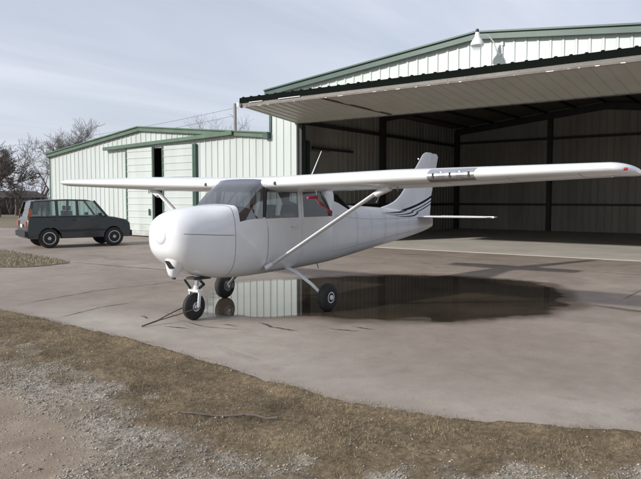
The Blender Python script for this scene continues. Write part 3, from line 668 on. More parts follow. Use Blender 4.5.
def par(x):
    zt=cr(x,SX,ZT)
    if .75<=x<=1.30: zt=1.68+(2.06-1.68)*(1-((x-.75)/.55))**.92
    if -1.75<=x<=-.95: zt=1.955+(1.66-1.955)*((-.95-x)/.8)
    return cr(x,SX,ZB),zt,cr(x,SX,WW),cr(x,SX,ZM)
SILL=1.46
def half(x):
    zb,zt,wd_,zm=par(x); c=np.interp(x,[-2.6,-1.55,-1.2,1.0,1.38,1.75],[0,.6,1,1,.55,0])
    pts=[]
    for k in range(8):
        t=k/7*math.pi/2; e=2/2.9; pts.append((wd_*abs(math.sin(t))**e, zm-(zm-zb)*abs(math.cos(t))**e))
    arc=[]; n=11
    for k in range(1,n):
        t=k/(n-1)*math.pi/2; e=2/2.35; arc.append((wd_*abs(math.cos(t))**e if k<n-1 else 0, zm+(zt-zm)*abs(math.sin(t))**e))
    f=[(None,.5*(zm+SILL)),(0,0),(.25,0),(.5,0),(.75,0),(.90,0),(.965,0)]
    cab=[(wd_*.995,.5*(zm+SILL))]
    for g in (0,.28,.56,.82): cab.append((wd_*(.99-.075*g*min(1,max(0,(zt-SILL)/.6))), SILL+(zt-SILL)*g))
    wt=wd_*(.99-.075*min(1,max(0,(zt-SILL)/.6)))
    cab+= [(wt*.975,SILL+(zt-SILL)*.93),(wt*.90,zt-(zt-SILL)*.018),(wt*.62,zt),(wt*.3,zt+.004),(0,zt+.006)]
    up=[(a[0]*(1-c)+b[0]*c,a[1]*(1-c)+b[1]*c) for a,b in zip(arc,cab)]
    return pts+up     # 18 points: index 7 = widest, 8, 9 = sill, ... 12 = window top, 17 = centre
key=[2.34,2.335,2.325,2.31,2.29,2.26,2.2,2.12,2.0,1.85,1.7,1.55,1.4,1.345,1.30,1.2,1.1,1.0,.9,.82,.75,.70,.5,.3,.1,-.02,-.10,-.16,-.3,-.5,-.7,-.88,-.95,-1.05,-1.2,-1.4,-1.6,-1.70,-1.75,-1.82,-2.0,-2.3,-2.6,-3,-3.4,-3.8,-4.2,-4.6,-5,-5.3,-5.5,-5.65,-5.72]
ring=np.array([[(x,)+tuple(p) for p in half(x)] for x in key])    # (ns,18,3)
# shear: rake the door post and curve the rear edge of the quarter window
for i,x in enumerate(key):
    for k in range(9,13):
        if abs(x-.75)<.01 or abs(x-.70)<.01: ring[i,k,0]+=.07*(12-k)/3
        if abs(x-.82)<.01: ring[i,k,0]+=.05*(12-k)/3
        if abs(x+.88)<.01 or abs(x+.95)<.01: ring[i,k,0]+= [-.10,-.02,.06,.17][k-9]
        if abs(x+.70)<.01: ring[i,k,0]+= [-.05,-.01,.03,.07][k-9]
ns=len(key)
full=np.concatenate([ring[:,::-1][:,:-1]*np.array([1,-1,1]),ring],1) if False else None
KI={x:i for i,x in enumerate(key)}
def cells(cls,sides=(1,-1)):
    V={};VV=[];F=[]
    def vid(s,i,k):
        p=ring[i,k]*np.array([1,s,1]); kk=(i,k,s if abs(p[1])>1e-6 else 0)
        if kk not in V: V[kk]=len(VV); VV.append(p)
        return V[kk]
    for s in sides:
        for i in range(ns-1):
            for k in range(17):
                if classify(i,k)==cls:
                    q=[vid(s,i,k),vid(s,i,k+1),vid(s,i+1,k+1),vid(s,i+1,k)]
                    if s<0: q=q[::-1]
                    F.append(q)
    return np.array(VV),F
def classify(i,k):
    xa,xb=key[i],key[i+1]
    if xa<=1.305 and xb>=.745 and k>=9: return 'ws'
    if xa<=.705 and xb>=-.021 and 9<=k<12: return 'dw'
    if xa<=-.155 and xb>=-.885 and 9<=k<12: return 'qw'
    if xa<=-.99 and xb>=-1.705 and k>=11: return 'rw'
    if xa<=.705 and xb>=-.105 and 3<=k<12: return 'door'
    if xa>1.39: return 'cowl'
    return 'skin'
def orient(V,F):
    return V,F
# fuselage skin material with tail stripes painted in
def striped(name):
    m=mat(name,(.74,.75,.765),.23,coat=.35,var=.05,vscale=2.2); N,L=nodes(m); b=N['Principled BSDF']
    src=b.inputs['Base Color'].links[0].from_socket
    tc=N.new('ShaderNodeTexCoord'); sp=N.new('ShaderNodeSeparateXYZ'); L.new(tc.outputs['Object'],sp.inputs[0])
    def mth(op,a,b_=None,c=None):
        n=N.new('ShaderNodeMath'); n.operation=op
        for q,v in enumerate((a,b_,c)):
            if v is None: continue
            if isinstance(v,(int,float)): n.inputs[q].default_value=v
            else: L.new(v,n.inputs[q])
        return n.outputs[0]
    u=mth('MULTIPLY',mth('ADD',sp.outputs['X'],3.9),-1.0)          # metres aft of x=-3.9
    u=mth('MAXIMUM',u,0.0)
    g=mth('ADD',mth('MULTIPLY',mth('MULTIPLY',u,u),.070),mth('MULTIPLY',u,.058)); g=mth('ADD',g,1.475)
    v=mth('SUBTRACT',sp.outputs['Z'],g)
    tot=None
    tap=N.new('ShaderNodeMapRange'); L.new(sp.outputs['X'],tap.inputs[0]); tap.inputs[1].default_value=-3.0; tap.inputs[2].default_value=-4.6
    for c_,hw in ((.0,.028),(-.09,.013),(-.16,.013)):
        s_=mth('LESS_THAN',mth('ABSOLUTE',mth('SUBTRACT',v,mth('MULTIPLY',tap.outputs[0],c_))),mth('MULTIPLY',tap.outputs[0],hw)); tot=s_ if tot is None else mth('ADD',tot,s_)
    lim=mth('LESS_THAN',sp.outputs['X'],-2.4); tot=mth('MULTIPLY',tot,lim)
    x=N.new('ShaderNodeMix'); x.data_type='RGBA'; L.new(tot,x.inputs['Factor']); L.new(src,x.inputs[6]); x.inputs[7].default_value=(.012,.008,.022,1); L.new(x.outputs[2],b.inputs['Base Color'])
    return m
M['paint_stripe']=striped('paint_stripe')
V,F=cells('skin'); fus=mesh_obj('fuselage',V,F,M['paint_stripe'],A,True,angle=40)
V,F=cells('cowl'); V=V*1.0; 
# close the nose face
fi=KI[2.34]; 
cow=mesh_obj('engine_cowling',V,F,M['paint'],A,True,angle=40)
nose=np.concatenate([ring[0],(ring[0][1:-1]*np.array([1,-1,1]))[::-1]]); mesh_obj('nose_bowl',nose,[list(range(len(nose)))],M['paint'],cow)
MB().lathe((2.335,0,1.25),(1,0,0),[(-.03,.12),(.003,.122),(.015,.112),(.026,.085),(.033,.045),(.035,.004)],24).build('spinner',M['paint'],A,True)
# split line of the cowling and its seam
def ringline(x,k0,k1,m,name,parent,w_=.006,off=.002):
    for s in (1,-1):
        mb=MB(); a=np.array(half(x)); b=np.array(half(x-w_)); c0=np.array([0,1.2])
        for k in range(k0,k1):
            q=[]
            for (P,xx) in ((a,x),(b,x-w_)):
                for kk in (k,k+1):
                    d=P[kk]-c0; d=d/np.linalg.norm(d)*off; q.append((xx,s*(P[kk][0]+d[0]),P[kk][1]+d[1]))
            mb.add([q[0],q[1],q[3],q[2]],[(0,1,2,3)])
        mb.build(name,m,parent)
M['seam']=mat('seam',(.20,.20,.21),.5)
ringline(1.40,0,17,M['seam'],'seam',cow,.008)
ringline(.72,3,9,M['seam'],'seam',fus,.006); ringline(-.10,3,12,M['seam'],'seam',fus,.006)
ringline(-1.9,0,17,M['seam'],'seam',fus,.004); ringline(-3.1,0,17,M['seam'],'seam',fus,.004)
for x_ in (-2.5,-3.7,-4.3,-4.9): ringline(x_,0,17,M['seam'],'seam',fus,.003)
for s in (1,-1):
    for kk in (9,5):
        V=[];F=[]
        for q_,x_ in enumerate(np.linspace(-1.0,-5.1,28)):
            h_=half(x_)[kk]; c_=np.array([h_[0],h_[1]-1.2]); c_/=np.linalg.norm(c_)
            for dz in (-.002,.002): V.append((x_,s*(h_[0]+c_[0]*.002),h_[1]+c_[1]*.002+dz))
            if q_: F.append((2*q_-2,2*q_-1,2*q_+1,2*q_))
        mesh_obj('lap_seam',V,F,M['seam'],fus)
    rv=MB()
    for x_ in (.64,-.16,-1.0,-1.85,-1.95,-2.45,-3.05,-3.15,-3.65,-4.25):
        hh=half(x_)
        for kk in range(5,11):
            for t_ in (0,.33,.66):
                a_=np.array(hh[kk])*(1-t_)+np.array(hh[kk+1])*t_; rv.lathe((x_,s*(a_[0]-.001),a_[1]),(0,s,0),[(0,.006),(.0035,.004)],5)
    r_o=rv.build('rivet_rows',M['seam'],fus); r_o['kind']='stuff'
for s in (1,-1):
    V=[];F=[]
    for q_,x_ in enumerate(np.linspace(1.42,2.24,12)):
        for dz in (-.004,.004): V.append((x_,s*(cr(x_,SX,WW)+.0025),cr(x_,SX,ZM)+.05+dz))
        if q_: F.append((2*q_-2,2*q_-1,2*q_+1,2*q_))
    mesh_obj('side_seam',V,F,M['seam'],cow)
for s in (1,-1):
    V,F=cells('door',(s,)); dr=mesh_obj('cabin_door',V*np.array([1,1.006,1]),F,M['paint'],A,True,angle=40)
    V,F=cells('dw',(s,)); mesh_obj('door_window',V,F,M['side_glass'],dr,True)
    V,F=cells('qw',(s,)); mesh_obj('quarter_window',V,F,M['side_glass'],A,True)
    MB().box((.02,min(s*.542,s*.562),1.30),(.16,max(s*.542,s*.562),1.325)).build('door_handle',M['metal'],dr)
V,F=cells('ws'); mesh_obj('windshield',V*np.array([1,1.002,1]),F,M['windshield'],A,True,angle=60)
V,F=cells('rw'); mesh_obj('rear_window',V,F,M['side_glass'],A,True)
# centre strip on the windshield, cabin structure visible through it
P=[(x+.004,0,par(x)[1]+.012) for x in (1.30,1.2,1.1,1.0,.9,.82,.76)]
# interior
def seat(x,y,wd_=.40):
    s=MB(); s.hexa([(x-.24,y-wd_/2,.92),(x+.24,y-wd_/2,.95),(x+.24,y+wd_/2,.95),(x-.24,y+wd_/2,.92),(x-.24,y-wd_/2,1.04),(x+.24,y-wd_/2,1.09),(x+.24,y+wd_/2,1.09),(x-.24,y+wd_/2,1.04)])
    s.hexa([(x-.34,y-wd_/2,1.0),(x-.20,y-wd_/2,1.0),(x-.20,y+wd_/2,1.0),(x-.34,y+wd_/2,1.0),(x-.46,y-wd_/2+.05,1.66),(x-.37,y-wd_/2+.05,1.66),(x-.37,y+wd_/2-.05,1.66),(x-.46,y+wd_/2-.05,1.66)])
    return s.build('seat',M['seat_cloth'],A)
seat(.25,.25); seat(.25,-.25); seat(-.72,0,.92)
MB().hexa([(.93,-.46,1.10),(1.0,-.46,1.10),(1.0,.46,1.10),(.93,.46,1.10),(.93,-.44,1.60),(1.02,-.40,1.60),(1.02,.40,1.60),(.93,.44,1.60)]).build('instrument_panel',M['black'],A)
mb=MB(); V=[];F=[]
for i,x in enumerate((1.29,1.2,1.1,1.0,.9)):
    for j,yy in enumerate(np.linspace(-1,1,11)):
        hw=.445; V.append((x,yy*hw,1.655-.10*abs(yy)**3-(1.29-x)*.03))
for i in range(4):
    for j in range(10): a=i*11+j; F.append((a,a+1,a+12,a+11))
mesh_obj('glareshield',V,F,M['black'],A,True)
MB().box((-1.45,-.33,.80),(1.1,.33,.90)).build('cabin_floor',M['grey_plastic'],A)
MB().hexa([(-1.62,-.38,.9),(-1.58,-.38,.9),(-1.58,.38,.9),(-1.62,.38,.9),(-1.62,-.34,1.52),(-1.58,-.34,1.52),(-1.58,.34,1.52),(-1.62,.34,1.52)]).build('baggage_wall',M['grey_plastic'],A)
for y_ in (.25,-.25):
    MB().tube([(.95,y_,1.36),(.74,y_,1.38)],.012,8).tube([(.74,y_-.12,1.46),(.735,y_-.13,1.38),(.74,y_-.05,1.35),(.74,y_+.05,1.35),(.735,y_+.13,1.38),(.74,y_+.12,1.46)],.013,8).build('control_yoke',M['black'],A,True)
mb=MB(); mb.hexa([(.70,-.46,1.97),(-.85,-.44,1.86),(-.85,.44,1.86),(.70,.46,1.97),(.70,-.46,2.0),(-.85,-.44,1.89),(-.85,.44,1.89),(.70,.46,2.0)]); mb.build('headliner',M['grey_plastic'],A)
for s in (1,-1):
    MB().beam((.80,s*.497,1.48),(.73,s*.47,2.01),.09,.05).build('door_post',M['black'],A)
    MB().tube([(.735,s*.30,1.99),(.98,s*.12,1.86),(1.12,s*.05,1.66)],.011,6).build('cabin_brace',M['metal_dull'],A)

# ---- wings
def foil(c,x_le,z_le,a,b,thick=.12,n=14,camber=.02,inc=R(3.2)):
    """closed loop of points from chord fraction a..b (0 at the leading edge)"""
    xs=a+(b-a)*(1-np.cos(np.linspace(0,math.pi/2 if a==0 else math.pi,n)))/(1 if a==0 else 2)
    def yt(x): return 5*thick*(.2969*np.sqrt(x)-.126*x-.3516*x**2+.2843*x**3-.1015*x**4)
    def yc(x): return np.where(x<.4,camber/.16*(.8*x-x*x),camber/.36*(.2+.8*x-x*x))
    up=[(x,yc(x)+yt(x)) for x in xs[::-1]]; lo=[(x,yc(x)-yt(x)) for x in (xs[1:] if a==0 else xs)]
    pts=[]
    for x,z in up+lo:
        xx=-x*c; zz=z*c; pts.append((x_le+xx*math.cos(inc)+0*zz, z_le+zz+xx*math.sin(inc)))
    return pts
LE=lambda y: np.interp(y,[0,2.6,5.3],[.80,.80,.56]); TE=lambda y: np.interp(y,[0,2.6,5.3],[-.83,-.83,-.52])
ZL=lambda y: np.interp(y,[0,.55,5.5],[1.985,1.985,2.10])
TH=lambda y: np.interp(y,[0,2.6,5.5],[.150,.150,.135])
def loft(ys,a,b,s,name,m,parent,tip=False,gap=0,dz=0,closed=True):
    P=[]
    for y in ys:
        c=LE(y)-TE(y); le=LE(y); z=ZL(y)+dz; th=TH(y)
        if tip and y>5.3:
            q=(y-5.3)/.22; f=math.sqrt(max(0.02,1-q*q)); le-= c*(1-f)*.42; c*=(.35+.65*f); th*=(.25+.75*f)/(.35+.65*f); z-=.02*q
        P.append([(p[0],s*y,p[1]) for p in foil(c,le,z,a,b,th)])
    P=np.array(P)
    if s<0: P=P[:,::-1]
    V,F=grid_mesh(P,True); n=P.shape[1]
    F.append(tuple(range(n))[::-1]); F.append(tuple(len(V)-n+i for i in range(n)))
    return mesh_obj(name,V,F,m,parent,True,angle=38)
def fix_normals(o):
    import bmesh
    bm=bmesh.new(); bm.from_mesh(o.data); bmesh.ops.recalc_face_normals(bm,faces=bm.faces); bm.to_mesh(o.data); bm.free()
loft([0,.3,.57],0,.999,1,'wing_centre',M['paint'],A); loft([0,.3,.57],0,.999,-1,'wing_centre',M['paint'],A)
for s in (1,-1):
    sd='port' if s>0 else 'starboard'
    wg=loft([.574,1.2,1.9,2.6,3.3,4.0,4.7,5.2],0,.70,s,'wing',M['paint_wing'],A)
    loft([.575,2.0,2.62],.708,.999,s,'flap',M['paint_wing'],wg)
    loft([2.64,4.0,5.14],.708,.999,s,'aileron',M['paint_wing'],wg)
    loft([5.2,5.3,5.36,5.42,5.46,5.49,5.51,5.52],0,.999,s,'wing_tip',M['paint'],wg,tip=True)
    # underside inspection plates, access covers and rib seams
    mb=MB()
    def zlow(x,y): 
        c=LE(y)-TE(y); f=np.clip((LE(y)-x)/c,0.001,.999); th=TH(y); yt=5*th*(.2969*math.sqrt(f)-.126*f-.3516*f**2+.2843*f**3-.1015*f**4); ycc=(.02/.16*(.8*f-f*f)) if f<.4 else .02/.36*(.2+.8*f-f*f)
        return ZL(y)+(ycc-yt)*c-(LE(y)-x)*math.sin(R(3.2))
    for y in (1.1,1.9,2.62,3.4,4.2,5.0):
        xs_=np.linspace(LE(y)-.06,LE(y)-.70*(LE(y)-TE(y)),8)
        for x0,x1 in zip(xs_[:-1],xs_[1:]): mb.add([(x0,s*(y-.004),zlow(x0,y)-.0025),(x1,s*(y-.004),zlow(x1,y)-.0025),(x1,s*(y+.004),zlow(x1,y)-.0025),(x0,s*(y+.004),zlow(x0,y)-.0025)],[(0,1,2,3)])
    mb.build('panel_seam',M['seam'],wg)
    for y in (1.5,3.0,3.8,4.6):
        x=LE(y)-.55*(LE(y)-TE(y)); z=zlow(x,y)
        MB().lathe((x,s*y,z-.004),(0,0,1),[(0,.06),(.01,.06)],14).build('access_cover',M['metal'],wg)
    # strut
    zt_=zlow(.42,2.45)
    st=MB().tube([(.66,s*.50,.72),(.626,s*.8,.72+.154*(zt_-.70)),(.48,s*2.1,.72+.82*(zt_-.70)),(.44,s*2.45,zt_+.02)],[.052,.056,.056,.058],16,flat=.42,upv=(0,-s*.5,.8)).build('wing_strut',M['paint'],A,True)
    MB().tube([(.70,s*.47,.70),(.645,s*.56,.765)],[.075,.06],12,flat=.6).build('fairing',M['paint'],st,True)
    MB().tube([(.475,s*2.30,zt_-.105),(.43,s*2.5,zt_-.0)],[.06,.085],12,flat=.6).build('fairing',M['paint'],st,True)
    # cabin air vent in the root leading edge
    MB().lathe((LE(.72)-.014,s*.74,1.99),(1,0,.1),[(-.02,.027),(.016,.027),(.018,.02)],14).build('air_vent',M['black'],wg)
    # tip light
    MB().lathe((.44,s*5.475,2.085),(.8,s*.55,0),[(-.05,.018),(.015,.017),(.03,.008)],12).build('position_light',M['nav_red'] if s>0 else M['tail_orange'],wg,True)
    # tie-down ring
    MB().tube([(.42,s*2.62,zlow(.42,2.62)),(.42,s*2.63,zlow(.42,2.62)-.06),(.45,s*2.63,zlow(.42,2.62)-.06),(.45,s*2.62,zlow(.42,2.62))],.006,6).build('tie_down_ring',M['metal_dull'],wg)
    if s>0:
        W_=wg
        # landing light bay in the leading edge
        ys_=np.linspace(3.22,3.82,5); P=[]
        for y in ys_:
            c=LE(y)-TE(y); f=foil(c,LE(y),ZL(y),0,.085,TH(y),n=8); P.append([(p[0]+.004,y,p[1]+(.003 if i<7 else -.003)) for i,p in enumerate(f)])
        V,F=grid_mesh(np.array(P)); ll=mesh_obj('landing_light',V,F,M['chrome_grey'] if 'chrome_grey' in M else M['metal'],W_,True)
        for yq in (3.40,3.64): MB().lathe((LE(yq)-.035,yq,ZL(yq)),(1,.0,-.05),[(0,.055),(.036,.055),(.045,.03)],16).build('bulb',M['lens'],ll,True)
        for yq in (3.30,3.52,3.76): MB().box((LE(yq)-.05,yq-.012,ZL(yq)-.035),(LE(yq)+.009,yq+.012,ZL(yq)+.03)).build('bracket',M['black'],ll)
# pitot mast and fuel vent
MB().tube([(.45,1.25,1.90),(.45,1.25,1.79),(.60,1.25,1.78)],[.012,.012,.010],8).build('pitot_tube',M['metal'],A,True)
MB().tube([(.20,2.2,1.90),(.22,2.2,1.80),(.30,2.2,1.70)],[.009,.009,.008],6).build('fuel_vent',M['metal'],A,True)
# antennas
MB().tube([(-.95,.05,2.10),(-1.32,.03,2.62)],[.012,.006],8).build('antenna',M['paint'],A,True)
MB().tube([(-4.55,0,2.12),(-4.62,0,2.26)],[.01,.006],6).tube([(-4.62,0,2.26),(-4.9,0,2.28)],.005,6).build('antenna',M['metal'],A,True)
# belly drain and step
MB().tube([(-.35,.12,.62),(-.36,.12,.52)],.010,6).build('belly_drain',M['metal_dull'],A,True)
MB().tube([(-.95,.20,.64),(-1.0,.20,.53)],.008,6).build('belly_antenna',M['metal_dull'],A,True)

# ---- tail
def fincurve(z,lead):
    if lead: return np.interp(z,[1.15,1.50,1.585,1.64,1.70,1.78,1.86,1.95,2.05,2.76,2.81,2.845],[-3.6,-3.1,-3.45,-3.75,-3.97,-4.14,-4.27,-4.38,-4.49,-5.25,-5.33,-5.47])
    return np.interp(z,[1.15,1.85,2.76,2.845],[-5.62,-5.72,-6.05,-5.95])
def hinge(z): return np.interp(z,[1.15,2.845],[-5.22,-5.70])
zs=[1.15,1.4,1.5,1.585,1.64,1.70,1.78,1.86,1.95,2.05,2.3,2.55,2.70,2.76,2.80,2.825,2.84]
def finloft(zs,f0,f1,name,parent,close_le=True):
    P=[]
    for z in zs:
        xl=f0(z); xt=f1(z); T=.045*np.interp(z,[1.15,2.7,2.84],[1,.75,.25]); row=[]
        xs_=[xl-(xl-xt)*q for q in (0,.02,.06,.15,.3,.6,1)]
        LEz=fincurve(z,True); TEz=fincurve(z,False)
        def th(x): 
            u=(LEz-x)/(LEz-TEz); return T*min(1,(max(u,0)/.22)**.5)*(1 if u<.5 else max(.12,1-(u-.5)/.5*.9))
        for x in xs_: row.append((x,th(x),z))
        for x in xs_[::-1][:-1] if close_le else xs_[::-1]: row.append((x,-th(x)-1e-5,z))
        P.append(row)
    V,F=grid_mesh(np.array(P),True); n=len(P[0]); F.append(tuple(range(n))); F.append(tuple(len(V)-n+i for i in range(n)))
    o=mesh_obj(name,V,F,M['paint_stripe'],parent,True,angle=45); fix_normals(o); return o
fin=finloft(zs,lambda z:fincurve(z,True),lambda z:hinge(z),'fin',A)
finloft([z for z in zs if z<2.83],lambda z:hinge(z)-.012,lambda z:fincurve(z,False),'rudder',A,False)
MB().tube([(-5.12,.0,2.66),(-5.06,0,2.67)],.012,6).build('probe',M['metal'],fin,True)
for s in (1,-1):
    P=[]
    for y,xl,c,t in ((.05,-4.72,.62,.09),(.6,-4.80,.56,.09),(1.2,-4.89,.48,.085),(1.6,-4.95,.42,.08),(1.68,-5.02,.33,.06)):
        P.append([(p[0],s*y,p[1]) for p in foil(c*1.0,xl,1.36,0,.999,t,10,0,0)])
    V,F=grid_mesh(np.array(P),True); n=len(P[0]); F.append(tuple(range(n))); F.append(tuple(len(V)-n+i for i in range(n)))
    o=mesh_obj('stabilizer',V,F,M['paint'],A,True); fix_normals(o)
    P=[]
    for y,xh,xt in ((.10,-5.35,-5.74),(1.2,-5.38,-5.66),(1.68,-5.40,-5.60)):
        P.append([(xh,s*y,1.378),(xt,s*y,1.362),(xt,s*y,1.356),(xh,s*y,1.340)])
    V,F=grid_mesh(np.array(P),True); F+= [(0,1,2,3),(8,9,10,11)]
    o=mesh_obj('elevator',V,F,M['paint'],A,True); fix_normals(o)
for o in A.children_recursive:
    if o.name.split('.')[0] in ('wing','flap','aileron','wing_tip','wing_centre'): fix_normals(o)

# ---- landing gear
def wheel(name,c,r,wd_,parent,hub=.085,brake=0):
    t=MB().lathe((c[0],c[1]-wd_/2,c[2]),(0,1,0),[(.012,hub),(.006,hub+.02),(.012,r*.72),(.028,r*.88),(wd_*.30,r*.975),(wd_*.5,r),(wd_*.70,r*.975),(wd_-.028,r*.88),(wd_-.012,r*.72),(wd_-.006,hub+.02),(wd_-.012,hub)],36).build(name,M['rubber'],parent,True)
    for s in (1,-1):
        MB().lathe((c[0],c[1]+s*(wd_/2-.03),c[2]),(0,s,0),[(0,hub+.012),(.018,hub+.012),(.020,hub-.012),(.006,hub-.022),(.006,.042),(.034,.038),(.038,.02)],24).build('hub',M['lamp_white'] if s*brake<=0 else M['metal'],t,True)
        mb=MB()
        for k in range(6):
            a=k*math.pi/3; mb.lathe((c[0]+math.cos(a)*.055,c[1]+s*(wd_/2-.024),c[2]+math.sin(a)*.055),(0,s,0),[(0,.009),(.012,.009)],6)
        mb.build('hub_bolts',M['metal_dull'],t)
    if brake:
        MB().lathe((c[0],c[1]+brake*(wd_/2-.015),c[2]),(0,brake,0),[(0,.095),(.012,.095)],24).box((c[0]-.11,min(c[1]+brake*wd_/2-.02,c[1]+brake*(wd_/2+.04)),c[2]-.04),(c[0]-.04,max(c[1]+brake*wd_/2-.02,c[1]+brake*(wd_/2+.04)),c[2]+.05)).build('brake',M['metal_dull'],t)
    return t
for s in (1,-1):
    wheel('main_wheel',(0,s*1.13,.222),.222,.165,A,.085,-s)
    MB().tube([(.06,s*.30,.66),(.05,s*.55,.58),(.03,s*.85,.40),(.0,s*1.045,.235)],[.075,.062,.050,.042],14,flat=.28,upv=(0,s*.4,1)).build('gear_leg',M['paint'],A,True)
    MB().tube([(0,s*1.02,.225),(0,s*1.09,.225)],.035,10).build('axle',M['metal'],A,True)
    MB().tube([(.045,s*.5,.59),(.02,s*.85,.375),(-.04,s*1.02,.25)],.006,5).build('brake_line',M['black'],A)
NX=1.75
wheel('nose_wheel',(NX,0,.198),.198,.135,A,.065)
MB().tube([(NX-.10,0,.72),(NX-.06,0,.58)],[.06,.055],16).build('gear_collar',M['lamp_white'],A,True)
MB().tube([(NX-.065,0,.60),(NX-.04,0,.47)],.03,14).build('oleo_strut',M['chrome'],A,True)
fk=MB()
fk.tube([(NX-.045,0,.50),(NX-.035,0,.43)],.042,14); fk.box((NX-.075,-.105,.415),(NX+.015,.105,.445))
for s in (1,-1): fk.beam((NX-.03,s*.098,.43),(NX,s*.098,.18),.045,.016,up=(0,1,0))
fk=fk.build('wheel_fork',M['paint'],A)
MB().tube([(NX,-.125,.198),(NX,.125,.198)],.018,10).build('axle',M['metal'],fk,True)
MB().beam((NX-.08,0,.44),(NX-.20,0,.50),.05,.018).beam((NX-.20,0,.50),(NX-.09,0,.60),.05,.018).build('torque_link',M['dark_steel'],A)
MB().tube([(NX+.02,-.04,.46),(NX+.12,-.06,.60)],.018,8).build('shimmy_damper',M['dark_steel'],A,True)
MB().box((NX-.22,-.09,.595),(NX+.06,.13,.63)).build('steering_bracket',M['dark_steel'],A)
# chin: air box, dark outlet and exhaust stack
P=[]
for z,cx,cy,rx,ry in ((.97,2.08,.05,.20,.155),(.90,2.10,.07,.165,.145),(.83,2.125,.06,.125,.13),(.76,2.14,.035,.095,.085),(.70,2.145,.03,.07,.06),(.665,2.14,.028,.045,.042)):
    P.append([(cx+rx*abs(math.cos(t))**.7*np.sign(math.cos(t)),cy+ry*abs(math.sin(t))**.7*np.sign(math.sin(t)),z) for t in np.linspace(0,2*math.pi,17)[:-1]])
V,F=grid_mesh(np.array(P),True); F.append(tuple(len(V)-16+i for i in range(16)))
ch=mesh_obj('chin_scoop',V,F,M['paint'],A,True,angle=50); fix_normals(ch)
def chx(y,z):
    cx,cy,rx,ry=[float(np.interp(z,[.70,.76,.83,.90,.97],v)) for v in ((2.145,2.14,2.125,2.10,2.08),(.03,.035,.06,.07,.05),(.07,.095,.125,.165,.20),(.06,.085,.13,.145,.155))]
    return cx+rx*max(0,1-min(1,abs((y-cy)/ry))**2.86)**.35
Q=np.array([(-.01,.905),(.085,.905),(.150,.805),(.065,.795)]); gp=[]
for a_ in np.linspace(0,1,9):
    for b_ in np.linspace(0,1,9):
        y_,z_=(Q[0]*(1-b_)+Q[1]*b_)*(1-a_)+(Q[3]*(1-b_)+Q[2]*b_)*a_; gp.append((chx(y_,z_)+.012,y_+.004,z_))
V,F=grid_mesh(np.array(gp).reshape(9,9,3)); mesh_obj('outlet',V,F,M['black'],ch)
MB().tube([(2.14,.028,.70),(2.14,.028,.635)],[.030,.028],12).build('exhaust_tip',M['rust'],A,True)
M['tow']=mat('tow',(.12,.075,.06),.6,metal=.4,var=.4,vscale=15)

# tow bar leaning from the nose wheel axle to the ground
T=empty('tow_bar',(2.42,-.15,0),'thin rusty two-arm tow bar hooked on the nose wheel and resting on the concrete','tow bar')
MB().tube([(NX,-.135,.20),(2.05,-.14,.13),(2.30,-.15,.055)],.008,6).build('arm',M['tow'],T,True)
MB().tube([(NX,.135,.20),(2.02,.02,.13),(2.30,-.145,.055)],.008,6).build('arm',M['tow'],T,True)
MB().tube([(2.27,-.148,.058),(2.55,-.165,.014)],.011,8).build('handle',M['tow'],T,True)
# red pitot cover with streamer
mb=MB().tube([(.44,1.25,1.785),(.66,1.25,1.775)],[.026,.02],10)
pts=[(.46,1.25,1.77),(.42,1.27,1.70),(.33,1.30,1.66),(.26,1.33,1.585),(.17,1.33,1.55)]; V=[]
for i,p in enumerate(pts): V+= [(p[0]+.02*(i%2),p[1]+.012*math.sin(i*2),p[2]+.03),(p[0]-.02,p[1]-.012*math.cos(i*2),p[2]-.03)]
mb.add(V,[(0,1,3,2),(2,3,5,4),(4,5,7,6),(6,7,9,8)])
o=mb.build('pitot_cover',M['red_cloth'],org=(.5,1.25,1.77)); tag(o,'red cloth cover with short streamer hanging under the near wing','pitot cover')

# ================================================================== PARKED CAR
CX,CY=-5.78,-14.78   # centre; nose points towards -x
S=empty('parked_suv',(CX,CY,0),'dark green estate suv parked left of the small hangar','car')
Lh,Wh=2.33,.88
ca_,sa_=math.cos(R(18)),math.sin(R(18))
def P3(u,v,z): u=u*.81 if u<1.2 else .972+(u-1.2)*.72; return (CX-u*ca_+v*sa_,CY+v*ca_+u*sa_,z)      # u forward, v = its right side (towards the camera)
prof=[(-2.30,.48),(-2.34,.62),(-2.30,.98),(-2.26,1.06),(-2.02,1.62),(-1.90,1.70),(-.6,1.755),(.30,1.735),(.62,1.70),(1.22,1.13),(1.5,1.09),(2.15,.98),(2.30,.86),(2.33,.55),(2.28,.38),(1.9,.34)]
def ob(p,q):
    (u0,v0,z0),(u1,v1,z1)=p,q; u0,u1=sorted((u0,u1)); v0,v1=sorted((v0,v1)); z0,z1=sorted((z0,z1))
    return [P3(u1,v0,z0),P3(u0,v0,z0),P3(u0,v1,z0),P3(u1,v1,z0),P3(u1,v0,z1),P3(u0,v0,z1),P3(u0,v1,z1),P3(u1,v1,z1)]
